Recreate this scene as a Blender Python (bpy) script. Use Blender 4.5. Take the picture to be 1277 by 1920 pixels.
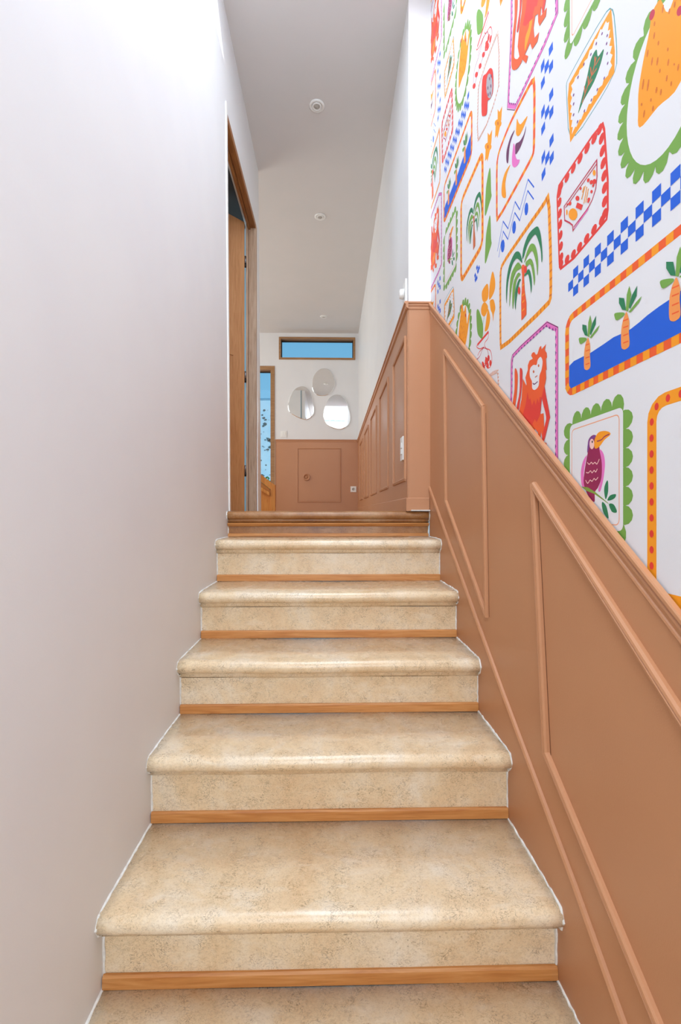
import bpy, bmesh, math, random
from mathutils import Vector
random.seed(7)
for o in list(bpy.data.objects): bpy.data.objects.remove(o)
S = bpy.context.scene
COL = S.collection
R = math.radians

# ------------------------------------------------------------------ camera
cam = bpy.data.cameras.new('camera'); cam_o = bpy.data.objects.new('camera', cam); COL.objects.link(cam_o)
cam_o.location = (0, 0, 0); cam_o.rotation_euler = (R(90), 0, -.0205)
cam.sensor_fit = 'VERTICAL'; cam.sensor_height = 36; cam.lens = 855 / 1920 * 36
cam.shift_x = (638.5 - 637.5) / 1920; cam.shift_y = (962 - 960) / 1920
cam.clip_start = .02; cam.clip_end = 200
S.camera = cam_o

# ------------------------------------------------------------------ sky
w = bpy.data.worlds.new('sky'); S.world = w; w.use_nodes = True
nt = w.node_tree; nt.nodes.clear()
wo = nt.nodes.new('ShaderNodeOutputWorld'); bg = nt.nodes.new('ShaderNodeBackground')
tc = nt.nodes.new('ShaderNodeTexCoord'); sx = nt.nodes.new('ShaderNodeSeparateXYZ'); cr = nt.nodes.new('ShaderNodeValToRGB')
nt.links.new(tc.outputs['Generated'], sx.inputs[0]); nt.links.new(sx.outputs['Z'], cr.inputs[0])
cr.color_ramp.elements[0].position = .0; cr.color_ramp.elements[0].color = (.30, .62, .86, 1)
cr.color_ramp.elements[1].position = .6; cr.color_ramp.elements[1].color = (.085, .34, .62, 1)
nt.links.new(cr.outputs[0], bg.inputs[0]); bg.inputs[1].default_value = 1.0
nt.links.new(bg.outputs[0], wo.inputs[0])

def area(name, loc, rot, sx_, sy_, power, col=(1, 1, 1)):
    l = bpy.data.lights.new(name, 'AREA'); l.shape = 'RECTANGLE'; l.size = sx_; l.size_y = sy_; l.energy = power; l.color = col
    o = bpy.data.objects.new(name, l); COL.objects.link(o); o.location = loc; o.rotation_euler = rot
    return o
# daylight through the skylight over the stairs, the big window behind the camera, the unseen window left of the hall, and a window added to light the side room
area('skylight_daylight', (0.0, .77, 2.78), (0, 0, 0), .86, 2.5, 50, (.84, .92, 1))
area('entrance_window_daylight', (0, -1.62, .9), (R(90), 0, 0), 1.0, 2.6, 35, (.91, .96, 1))
area('hall_window_daylight', (-2.96, 5.0, 1.3), (R(90), 0, R(-90)), 2.4, 2.0, 46, (1, .94, .83))
area('side_room_added_light', (-2.96, 2.3, 1.2), (R(90), 0, R(-90)), 1.2, 1.5, 34, (.75, .9, 1))  # lamp added to brighten the side room; its window is unseen

sun = bpy.data.lights.new('sun', 'SUN'); sun.energy = 3.2; sun.angle = R(1); sun.color = (1, .97, .92)
sun_o = bpy.data.objects.new('sun', sun); COL.objects.link(sun_o); sun_o.rotation_euler = Vector((-.84, .38, -.40)).to_track_quat('-Z', 'Y').to_euler()

S.view_settings.view_transform = 'Standard'; S.view_settings.look = 'None'
S.view_settings.gamma = 1; S.view_settings.exposure = 0.06; S.view_settings.use_curve_mapping = False

# ------------------------------------------------------------------ materials
def lin(h):
    h = h.lstrip('#'); v = [int(h[i:i+2], 16) / 255 for i in (0, 2, 4)]
    return tuple((c / 12.92 if c <= .04045 else ((c + .055) / 1.055) ** 2.4) for c in v) + (1,)
def base(name, col, rough=.6, metal=0, spec=.5):
    m = bpy.data.materials.new(name); m.use_nodes = True
    b = m.node_tree.nodes['Principled BSDF']
    b.inputs['Base Color'].default_value = lin(col) if isinstance(col, str) else col
    b.inputs['Roughness'].default_value = rough; b.inputs['Metallic'].default_value = metal
    b.inputs['Specular IOR Level'].default_value = spec
    return m
def nodes(m): return m.node_tree.nodes, m.node_tree.links, m.node_tree.nodes['Principled BSDF']
def objco(N, L, scale=(1, 1, 1)):
    t = N.new('ShaderNodeTexCoord'); mp = N.new('ShaderNodeMapping'); mp.inputs['Scale'].default_value = scale
    L.new(t.outputs['Object'], mp.inputs[0]); return mp.outputs[0]
def noise(N, L, co, sc, det=4, rough=.55, dist=0):
    n = N.new('ShaderNodeTexNoise'); n.inputs['Scale'].default_value = sc; n.inputs['Detail'].default_value = det
    n.inputs['Roughness'].default_value = rough; n.inputs['Distortion'].default_value = dist
    L.new(co, n.inputs['Vector']); return n.outputs['Fac']
def ramp(N, L, fac, stops):
    r = N.new('ShaderNodeValToRGB'); e = r.color_ramp.elements
    while len(e) < len(stops): e.new(.5)
    for k, (p, c) in enumerate(stops): e[k].position = p; e[k].color = lin(c) if isinstance(c, str) else c
    L.new(fac, r.inputs[0]); return r.outputs[0]
def mix(N, L, fac, a, b, mode='MIX'):
    x = N.new('ShaderNodeMix'); x.data_type = 'RGBA'; x.blend_type = mode
    if isinstance(fac, float): x.inputs[0].default_value = fac
    else: L.new(fac, x.inputs[0])
    for k, v in ((6, a), (7, b)):
        if isinstance(v, str): x.inputs[k].default_value = lin(v)
        elif isinstance(v, tuple): x.inputs[k].default_value = v
        else: L.new(v, x.inputs[k])
    return x.outputs[2]
def bump(N, L, b, h, st=.2, d=.002):
    n = N.new('ShaderNodeBump'); n.inputs['Strength'].default_value = st; n.inputs['Distance'].default_value = d
    L.new(h, n.inputs['Height']); L.new(n.outputs[0], b.inputs['Normal'])

def painted(name, c1, c2, rough=.6, bsc=260, st=.12, sc=3):
    m = base(name, c1, rough); N, L, b = nodes(m); co = objco(N, L)
    f = noise(N, L, co, sc, 3); L.new(ramp(N, L, f, [(.35, c1), (.65, c2)]), b.inputs['Base Color'])
    bump(N, L, b, noise(N, L, co, bsc, 2), st, .001); return m
def stone(name, c0, c1, c2, dark, rough=.34, amount=1.0):
    m = base(name, c1, rough); N, L, b = nodes(m); co = objco(N, L)
    big = noise(N, L, co, 5, 6, .65, .4)
    c = ramp(N, L, big, [(.3, c0), (.5, c1), (.72, c2)])
    # worm-like fossil flecks: thin bands of a distorted noise
    co2 = objco(N, L, (1, 1.4, 1.4))
    fl = noise(N, L, co2, 52, 3, .55, 2.2)
    band = ramp(N, L, fl, [(.455, (0, 0, 0, 1)), (.485, (1, 1, 1, 1)), (.515, (0, 0, 0, 1))])
    mask = ramp(N, L, noise(N, L, co, 22, 3, .6), [(.42, (0, 0, 0, 1)), (.62, (.8*amount, .8*amount, .8*amount, 1))])
    mm = N.new('ShaderNodeMath'); mm.operation = 'MULTIPLY'; L.new(band, mm.inputs[0]); L.new(mask, mm.inputs[1])
    c = mix(N, L, mm.outputs[0], c, dark)
    gr = ramp(N, L, noise(N, L, objco(N, L, (1, 1.6, 1.6)), 170, 2, .6, 1.2), [(.36, (.78, .74, .69, 1)), (.52, (1, 1, 1, 1))])
    c = mix(N, L, .75*amount, c, gr, 'MULTIPLY')
    # fine pits
    v = N.new('ShaderNodeTexVoronoi'); v.inputs['Scale'].default_value = 95; v.inputs['Randomness'].default_value = 1; L.new(co, v.inputs['Vector'])
    pit = ramp(N, L, v.outputs['Distance'], [(.10, (1, 1, 1, 1)), (.22, (0, 0, 0, 1))])
    pm = ramp(N, L, noise(N, L, co, 9, 4, .6), [(.48, (0, 0, 0, 1)), (.68, (.6*amount, .6*amount, .6*amount, 1))])
    m2 = N.new('ShaderNodeMath'); m2.operation = 'MULTIPLY'; L.new(pit, m2.inputs[0]); L.new(pm, m2.inputs[1])
    c = mix(N, L, m2.outputs[0], c, dark)
    # pale worn patches
    pale = ramp(N, L, noise(N, L, objco(N, L, (1, 3, 3)), 11, 5, .6, .5), [(.55, (0, 0, 0, 1)), (.75, (.5, .5, .5, 1))])
    c = mix(N, L, pale, c, c2)
    L.new(c, b.inputs['Base Color'])
    h = N.new('ShaderNodeMath'); h.operation = 'SUBTRACT'; L.new(noise(N, L, co, 60, 4), h.inputs[0]); L.new(m2.outputs[0], h.inputs[1])
    bump(N, L, b, h.outputs[0], .25, .0015)
    rr = N.new('ShaderNodeMapRange'); L.new(noise(N, L, co, 14, 4), rr.inputs[0]); rr.inputs[3].default_value = rough - .08; rr.inputs[4].default_value = rough + .14
    L.new(rr.outputs[0], b.inputs['Roughness']); b.inputs['Coat Weight'].default_value = .35; b.inputs['Coat Roughness'].default_value = .22; return m
def wood(name, c1, c2, c3, axis=0, rough=.5, sc=1.0):
    m = base(name, c1, rough); N, L, b = nodes(m)
    s = [14*sc] * 3; s[axis] = .9*sc
    f = noise(N, L, objco(N, L, tuple(s)), 5, 5, .6, 1.2)
    s2 = [60*sc] * 3; s2[axis] = 2.5*sc
    g = noise(N, L, objco(N, L, tuple(s2)), 4, 3)
    c = ramp(N, L, f, [(.3, c1), (.5, c2), (.72, c3)])
    c = mix(N, L, ramp(N, L, g, [(.4, (0, 0, 0, 1)), (.7, (.35, .35, .35, 1))]), c, c1)
    L.new(c, b.inputs['Base Color']); bump(N, L, b, g, .15, .001); return m

M = {}
M['wall'] = painted('white_wall_paint', '#E9E8E8', '#E6E5E6', .55, 240, .10)
M['ceil'] = painted('ceiling_paint', '#DEDAD8', '#DBD8D6', .8, 200, .04)
M['terra'] = painted('terracotta_paint', '#C38B64', '#BF8761', .42, 320, .16, 2)
M['white'] = base('white_gloss_paint', '#F2F1EE', .35)
M['plaster'] = painted('plaster_edge', '#EFEDE8', '#DAD6CF', .8, 300, .5, 60)
M['stone'] = stone('cream_stone', '#E4C398', '#ECD4B0', '#F4E8D4', '#7A6244', .25)
M['brown'] = stone('brown_stone', '#8C5C36', '#A8723F', '#BE966C', '#3E2512', .38, .8)
M['strip'] = wood('light_wood_strip', '#B8743A', '#CC8B4C', '#DA9E62', 0, .45)
M['oakz'] = wood('oak_upright', '#A07C60', '#BC9A7E', '#C8A88E', 2, .5)
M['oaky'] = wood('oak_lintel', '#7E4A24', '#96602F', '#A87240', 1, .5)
M['oakx'] = wood('oak_frame', '#8E6440', '#A67C52', '#B88E62', 0, .5)
M['pine'] = wood('orange_pine', '#BE7428', '#D68E3E', '#E0A050', 2, .45)
M['doorwood'] = wood('door_leaf_oak', '#B07443', '#C48A58', '#CE9866', 2, .5)
M['floor'] = wood('hall_floor_wood', '#A9794C', '#BC8B5A', '#C99B6B', 1, .4)
M['glassmirror'] = base('mirror_silver', (.93, .94, .93, 1), .015, 1)
M['steel'] = base('hinge_steel', '#8C9098', .3, 1)
M['black'] = base('black_hinge', '#15161A', .4)
M['blueroom'] = painted('pale_blue_wall', '#A9D2E6', '#9CCCE2', .7, 200, .05)
M['shadeceil'] = painted('shaded_grey_ceiling', '#4A4744', '#45423F', .8, 200, .05)  # shadow high in the side room is put into this ceiling colour
M['lamp'] = base('lamp_lens', '#BDBAB4', .3)
M['terrazzo'] = painted('pale_blue_render', '#D6ECF6', '#C8E6F4', .7, 200, .05, 8)
M['chip'] = painted('terrazzo_chip', '#3E6B70', '#7A6C66', .6, 50, .1, 25)
M['green'] = painted('leaf_green', '#3C8A4C', '#6FA85C', .6, 50, .2, 30)
M['blackpaint'] = base('dark_line', '#332C28', .8)
M['gap_shadow'] = base('painted_gap_shadow', '#6A4028', .8)  # dark brown stands for the shadow in the gap beside the mouldings
def glass():
    m = bpy.data.materials.new('window_glass'); m.use_nodes = True; N = m.node_tree.nodes; L = m.node_tree.links; N.clear()
    o = N.new('ShaderNodeOutputMaterial'); t = N.new('ShaderNodeBsdfTransparent'); g = N.new('ShaderNodeBsdfGlossy'); x = N.new('ShaderNodeMixShader')
    fr = N.new('ShaderNodeFresnel'); fr.inputs[0].default_value = 1.35
    t.inputs[0].default_value = (.93, .97, .98, 1); g.inputs['Roughness'].default_value = .02
    L.new(fr.outputs[0], x.inputs[0]); L.new(t.outputs[0], x.inputs[1]); L.new(g.outputs[0], x.inputs[2]); L.new(x.outputs[0], o.inputs[0]); return m
M['glass'] = glass()
INK = dict(orange='#F79A12', redorange='#EE5A24', rust='#C96436', rust2='#D8701C', red='#E2382E', crimson='#C32A48', green='#74A445', dkgreen='#1F7A4E',
           olive='#7FA03C', teal='#4F9AA0', blue='#0C5CD2', purple='#7A3A86', plum='#6B2F5A', pink='#E673BE', maroon='#94184F', blush='#F3C4BE',
           peach='#EBA57E', apricot='#F3964C', ash='#A9A5AA', black='#201820', paper='#E4E3E6')
for k, v in INK.items(): M['ink_' + k] = base('paint_' + k, v, .6)
M['paper'] = painted('mural_paper', '#E4E3E6', '#E2E1E5', .6, 300, .08)

# ------------------------------------------------------------------ mesh helpers
def obj(name, bm, mats, parent=None, smooth=False):
    me = bpy.data.meshes.new(name); bmesh.ops.recalc_face_normals(bm, faces=bm.faces); bm.to_mesh(me); bm.free()
    for m in (mats if isinstance(mats, list) else [mats]): me.materials.append(m)
    if smooth:
        for p in me.polygons: p.use_smooth = True
    o = bpy.data.objects.new(name, me); COL.objects.link(o)
    if parent: o.parent = parent
    return o
def thing(name, label, cat, loc=(0, 0, 0), group=None):
    o = bpy.data.objects.new(name, None); COL.objects.link(o); o.location = loc; o.empty_display_size = .05
    o['label'] = label; o['category'] = cat
    if group: o['group'] = group
    return o
def struct(o): o['kind'] = 'structure'; return o
def bx(bm, x0, x1, y0, y1, z0, z1, bev=0):
    v = [bm.verts.new((x, y, z)) for x in (x0, x1) for y in (y0, y1) for z in (z0, z1)]
    fs = [bm.faces.new([v[i] for i in q]) for q in ((0, 1, 3, 2), (4, 6, 7, 5), (0, 4, 5, 1), (2, 3, 7, 6), (0, 2, 6, 4), (1, 5, 7, 3))]
    if bev: bmesh.ops.bevel(bm, geom=list({e for f in fs for e in f.edges}), offset=bev, segments=2, affect='EDGES', profile=.7)
    return bm
def box(name, x0, x1, y0, y1, z0, z1, m, parent=None, bev=0):
    return obj(name, bx(bmesh.new(), x0, x1, y0, y1, z0, z1, bev), m, parent)
def extr(bm, pts, f, u0, u1):
    """closed outline pts (s,z), f(s,z,u)->3d, filled between u0 and u1"""
    a = [bm.verts.new(f(s, z, u0)) for s, z in pts]; b = [bm.verts.new(f(s, z, u1)) for s, z in pts]
    n = len(pts)
    fs = [bm.faces.new(a), bm.faces.new(b[::-1])]
    for i in range(n): bm.faces.new((a[i], b[i], b[(i+1) % n], a[(i+1) % n]))
    bm.normal_update(); bmesh.ops.triangulate(bm, faces=fs, ngon_method='EAR_CLIP'); return bm
def sweep(bm, pts, prof, f, closed=False):
    """profile (v across, u out of the wall) along path pts in wall plane"""
    n = len(pts); rings = []
    for i in range(n):
        p = Vector(pts[i]); d = []
        if closed or i > 0: d.append((p - Vector(pts[i-1])).normalized())
        if closed or i < n-1: d.append((Vector(pts[(i+1) % n]) - p).normalized())
        nn = [Vector((-q.y, q.x)) for q in d]; m = (sum(nn, Vector((0, 0)))).normalized(); k = 1 / max(.3, m.dot(nn[0]))
        rings.append([bm.verts.new(f(p.x + m.x*v*k, p.y + m.y*v*k, u)) for v, u in prof])
    for i in range(n if closed else n-1):
        a, b = rings[i], rings[(i+1) % n]
        for j in range(len(prof)-1): bm.faces.new((a[j], a[j+1], b[j+1], b[j]))
    if not closed:
        for r in (rings[0], rings[-1][::-1]): bm.faces.new(r)
    return bm
def lathe(bm, prof, cx, cy, cz, axis='Z', n=24):
    rings = []
    for r, h in prof:
        ring = []
        for i in range(n):
            a = 2*math.pi*i/n; c, s = r*math.cos(a), r*math.sin(a)
            ring.append(bm.verts.new((cx+c, cy+s, cz+h) if axis == 'Z' else (cx+c, cy+h, cz+s) if axis == 'Y' else (cx+h, cy+c, cz+s)))
        rings.append(ring)
    for a, b in zip(rings, rings[1:]):
        for i in range(n): bm.faces.new((a[i], b[i], b[(i+1) % n], a[(i+1) % n]))
    bm.faces.new(rings[0]); bm.faces.new(rings[-1]); return bm

# wall planes ------------------------------------------------------
YP = 2.30          # pilaster face at the head of the stairs
YF = 6.60          # end wall of the hall
HC = 2.60          # ceiling
FL = .006          # hall floor
def XM(y): return .529 - .009*y
def XH(y): return .3894 + .002*y
def XL(y, z): return -.5085 - .0055*y - .0085*z
fR = lambda s, z, u: (XM(s) - u, s, z)
fH = lambda s, z, u: (XH(s) - u, s, z)
fL = lambda s, z, u: (XL(s, z) + u, s, z)
fF = lambda s, z, u: (s, YF - u, z)
fP = lambda s, z, u: (s, YP - u, z)
RY = [.745, 1.024, 1.304, 1.561, 1.821, 2.087, 2.321]          # riser planes
TZ = [-1.240, -1.052, -.875, -.680, -.4965, -.310, -.120, .010]   # tread heights in front of each riser, last the landing

# ------------------------------------------------------------------ setting
bm = bmesh.new()
extr(bm, [(-1.7, -1.6), (2.365, -1.6), (2.365, 2.065), (3.295, 2.065), (3.295, -.2), (3.48, -.2), (3.48, HC), (-1.7, HC)], fL, -.07, 0)
wall_left = struct(obj('wall_left', bm, M['wall']))
# white casing strips round the door opening
bm = bmesh.new(); extr(bm, [(2.345, FL), (2.368, FL), (2.368, 2.11), (2.345, 2.11)], fL, -.066, .006); obj('door_casing', bm, M['white'], wall_left)
bm = bmesh.new(); extr(bm, [(3.30, FL), (3.37, FL), (3.37, 2.08), (3.30, 2.08)], fL, -.02, .005); obj('door_casing', bm, M['white'], wall_left)

bm = bmesh.new(); extr(bm, [(-1.7, -1.6), (YP, -1.6), (YP, HC), (-1.7, HC)], fR, -.12, 0)
wall_right = struct(obj('wall_right', bm, M['wall']))
bm = bmesh.new()
v = [(XH(YP), YP), (XM(YP)+.0, YP), (.9, YP), (.9, YF+.1), (XH(YF), YF+.1)]
a = [bm.verts.new((x, y, .0165)) for x, y in v]; b = [bm.verts.new((x, y, HC)) for x, y in v]
bm.faces.new(a); bm.faces.new(b[::-1])
for i in range(5): bm.faces.new((a[i], a[(i+1) % 5], b[(i+1) % 5], b[i]))
wall_inner = struct(obj('wall_inner', bm, M['wall']))

# end wall with two window openings
TR0, TR1, TZ0, TZ1 = -.746, .356, 2.217, 2.541
SW0, SW1, SZ1 = -1.75, -.808, 2.120
def grid_wall(bm, xs, zs, holes, y0, y1):
    for i in range(len(xs)-1):
        for j in range(len(zs)-1):
            cx, cz = (xs[i]+xs[i+1])/2, (zs[j]+zs[j+1])/2
            if any(h[0] < cx < h[1] and h[2] < cz < h[3] for h in holes): continue
            bx(bm, xs[i], xs[i+1], y0, y1, zs[j], zs[j+1])
    bmesh.ops.remove_doubles(bm, verts=bm.verts, dist=1e-5)
bm = bmesh.new()
grid_wall(bm, [-3.1, SW0, SW1, TR0, TR1, XH(YF)], [-.3, .1, SZ1, TZ0, TZ1, HC], [(TR0, TR1, TZ0, TZ1), (SW0, SW1, .1, SZ1)], YF, YF+.12)
wall_end = struct(obj('wall_end', bm, M['wall']))
# hall side walls out of view at the left, with the hall window and an added side room window
bm = bmesh.new(); 
def side_wall(name, y0, y1, hy0, hy1, hz0, hz1, mat, ztop):
    bm = bmesh.new()
    for (a0, a1, c0, c1) in ((y0, hy0, -.3, ztop), (hy1, y1, -.3, ztop), (hy0, hy1, -.3, hz0), (hy0, hy1, hz1, ztop)):
        bx(bm, -3.1, -3.0, a0, a1, c0, c1)
    return struct(obj(name, bm, mat))
side_wall('wall_hall_left', 3.48, YF, 3.8, 6.2, .3, 2.3, M['wall'], HC)
side_wall('wall_side_room', 1.0, 3.48, 1.7, 2.9, .45, 1.95, M['blueroom'], HC)
struct(box('wall_partition', -3.0, -.62, 3.44, 3.48, -.2, HC, M['blueroom']))
struct(box('wall_partition_face', -3.0, -.635, 3.481, 3.50, -.2, HC, M['wall']))
struct(box('wall_side_room_near', -3.0, -.62, 1.0, 1.06, -.2, 2.18, M['blueroom']))
struct(box('ceiling_side_room', -3.0, -.633, 1.06, 3.43, 2.13, 2.18, M['shadeceil']))
struct(box('floor_side_room', -3.0, -.62, 1.06, 3.44, -.2, FL, M['floor']))
struct(box('floor', -3.0, .45, 3.44, YF, -.25, FL, M['floor']))
bm = bmesh.new(); extr(bm, [(-.60, 2.40), (XH(2.5)+.02, 2.40), (XH(2.5)+.02, 3.44), (-.60, 3.44)], lambda s, z, u: (s, z, u), -.25, FL)
struct(obj('floor_landing', bm, M['floor']))
# ceiling with the skylight opening over the stairs
bm = bmesh.new()
for (x0, x1, y0, y1) in ((-3.1, .95, 2.04, YF+.12), (-3.1, -.43, -1.8, 2.04), (.43, .95, -1.8, 2.04), (-.43, .43, -1.8, -.52)):
    bx(bm, x0, x1, y0, y1, HC, HC+.16)
struct(obj('ceiling', bm, M['ceil']))
# back wall with tall entrance window, lower floor
bm = bmesh.new(); grid_wall(bm, [-.8, -.46, .47, .8], [-1.6, -.42, 2.2, HC], [(-.46, .47, -.42, 2.2)], -1.8, -1.7)
struct(obj('wall_back', bm, M['wall']))
struct(box('floor_lower', -.6, .66, -1.7, .745, -1.6, -1.432+.19, M['stone']))

# windows of the end wall ------------------------------------------
def window(name, x0, x1, z0, z1, fw, y0, y1, sill=True):
    bm = bmesh.new()
    for (a0, a1, c0, c1) in ((x0, x1, z1-fw, z1), (x0, x1, z0, z0+fw), (x0, x0+fw, z0+fw, z1-fw), (x1-fw, x1, z0+fw, z1-fw)):
        bx(bm, a0, a1, y0, y1, c0, c1, .003)
    o = struct(obj(name, bm, M['oakx']))
    bm = bmesh.new()      # inner sash, set back
    i0, i1, j0, j1 = x0+fw, x1-fw, z0+fw, z1-fw; t = .010
    for (a0, a1, c0, c1) in ((i0, i1, j1-t*1.6, j1), (i0, i1, j0, j0+t), (i0, i0+t, j0, j1), (i1-t, i1, j0, j1)):
        bx(bm, a0, a1, y1-.035, y1-.01, c0, c1)
    obj('sash', bm, M['blackpaint'], o)
    box('pane', i0, i1, y1-.026, y1-.022, j0, j1, M['glass'], o)
    return o
window('window_1', TR0, TR1, TZ0, TZ1, .028, YF-.012, YF+.10)
window('window_2', SW0, SW1, .1, SZ1, .058, YF-.012, YF+.10)
# window panes of the unseen windows
window('window_3', -.46, .47, -.42, 2.2, .05, -1.8, -1.69)

# outside the end wall
t = thing('garden_wall', 'pale blue terrazzo garden wall outside the narrow side window', 'wall', (-1.4, 8.2, 0))
def loc(parent, o): o.location = (-parent.location.x, -parent.location.y, -parent.location.z); return o
loc(t, box('render_slab', -2.6, .2, 8.2, 8.35, -.3, 2.05, M['terrazzo'], t))
loc(t, box('coping', -2.65, .25, 8.17, 8.38, 2.05, 2.20, painted('pale_coping', '#A8D6EC', '#A0D0E8', .7), t))
rnd = random.Random(5); bm = bmesh.new()
for k in range(420):
    x = rnd.uniform(-2.4, .1); z = rnd.uniform(.2, 1.85); r = rnd.choice((.008, .012, .016, .026, .034, .042)); n = rnd.randint(5, 7); a0 = rnd.random()*6; q = rnd.uniform(.5, 1)
    pts = [(x + r*rnd.uniform(.6, 1.2)*math.cos(a0+2*math.pi*i/n), z + r*q*rnd.uniform(.6, 1.2)*math.sin(a0+2*math.pi*i/n)) for i in range(n)]
    extr(bm, pts, lambda s, z_, u: (s, 8.2-u, z_), 0, .004)
ch = loc(t, obj('terrazzo_chip', bm, M['chip'], t)); ch['kind'] = 'stuff'
# shrub outside
t = thing('garden_shrub', 'small dark green shrub outside the side window above the wooden rail', 'shrub', (-1.0, 7.4, 0))
bm = bmesh.new()
for k in range(320):
    a = rnd.random()*6.28; e = rnd.random()*1.4; rr = rnd.uniform(.05, .30); c = Vector((-.93 + rr*math.cos(a)*1.0, 7.4 + rr*math.sin(a)*.7, .33 + rr*math.sin(e)*1.0))
    d = Vector((rnd.uniform(-1, 1), rnd.uniform(-1, 1), rnd.uniform(-.2, 1))).normalized()*.045; s = d.cross(Vector((0, 1, .2))).normalized()*.016
    vs = [bm.verts.new(c-d), bm.verts.new(c+s), bm.verts.new(c+d), bm.verts.new(c-s+Vector((0, .004, 0)))]; bm.faces.new(vs)
lf = loc(t, obj('foliage', bm, M['green'], t)); lf['kind'] = 'stuff'
bm = bmesh.new(); lathe(bm, [(.018, -.3), (.014, 0), (.006, .25)], -.93, 7.4, 0, n=8); loc(t, obj('stem', bm, M['oakz'], t))

# ------------------------------------------------------------------ the staircase
st = thing('staircase', 'straight flight of cream stone steps between white wall and terracotta panelling', 'staircase', (0, .7, -1.24))
def sobj(name, bm, m, par=st, smooth=False):
    o = obj(name, bm, m, par, smooth)
    if par is st: o.location = (0, -.7, 1.24)
    return o
def xl(y, z): return XL(y, z) + .002
def xr(y): return XM(y) - .0085
def prof_sweep_x(bm, prof, closed_bottom=True, wob=0, seed=0, n=28):
    """profile in (y,z) swept wall to wall, slightly uneven like worn stone"""
    r = random.Random(seed); rings = []
    ph = [r.random()*6 for _ in range(4)]
    for i in range(n+1):
        t = i/n; ring = []
        for j, (y, z) in enumerate(prof):
            x = xl(y, z)*(1-t) + xr(y)*t
            dz = wob*(math.sin(3.1*x*3+ph[0])+.6*math.sin(9*x+ph[1])); dy = wob*(math.sin(5*x+ph[2])+.5*math.sin(13*x+ph[3]))
            ring.append(bm.verts.new((x, y+dy, z+dz)))
        rings.append(ring)
    m = len(prof)
    for a, b in zip(rings, rings[1:]):
        for j in range(m): bm.faces.new((a[j], b[j], b[(j+1) % m], a[(j+1) % m]))
    bm.faces.new(rings[0]); bm.faces.new(rings[-1][::-1]); return bm
def tread_prof(yr, yb, z, th=.046, nose=.034):
    """yr: riser plane below; yb: next riser plane; bullnose with a lip and a small cove bead below"""
    p = [(yb+.02, z), (yr+.03, z), (yr-.001, z-.0005)]
    r = th/2
    for k in range(1, 10):
        a = math.pi/2 + math.pi*k/10*1.0
        p.append((yr-nose+r + r*math.cos(a)*1.05, z-r + r*math.sin(a)))
    p += [(yr-nose+r*.9, z-th), (yr-.012, z-th-.002), (yr-.010, z-th-.012), (yr-.002, z-th-.017), (yr+.02, z-th-.017), (yb+.02, z-th-.017)]
    return p
def edge_bead(bm, pts, f, seed, r0=.0035):
    """ragged plaster line where stone meets wall; pts polyline (y,z)"""
    r = random.Random(seed); P = []
    for (a, b) in zip(pts, pts[1:]):
        n = max(2, int(math.dist(a, b)/.012))
        for i in range(n): P.append((a[0]+(b[0]-a[0])*i/n, a[1]+(b[1]-a[1])*i/n))
    P.append(pts[-1]); rings = []
    for i, p in enumerate(P):
        q = P[min(i+1, len(P)-1)]; o = P[max(i-1, 0)]; d = Vector((q[0]-o[0], q[1]-o[1])); d = d.normalized() if d.length > 0 else Vector((1, 0)); nn = Vector((-d.y, d.x))
        w_ = r0*r.uniform(.35, 1.7); h = .003*r.uniform(.5, 1.5)
        rings.append([bm.verts.new(f(p[0]+nn.x*v*w_, p[1]+nn.y*v*w_, u)) for v, u in ((-1, -.002), (-.5, h), (.6, h*.8), (1, -.002))])
    for a, b in zip(rings, rings[1:]):
        for j in range(3): bm.faces.new((a[j], a[j+1], b[j+1], b[j]))
    return bm
fRe = lambda s, z, u: (xr(s) - u, s, z)
fLe = lambda s, z, u: (xl(s, z) + u, s, z)
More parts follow.
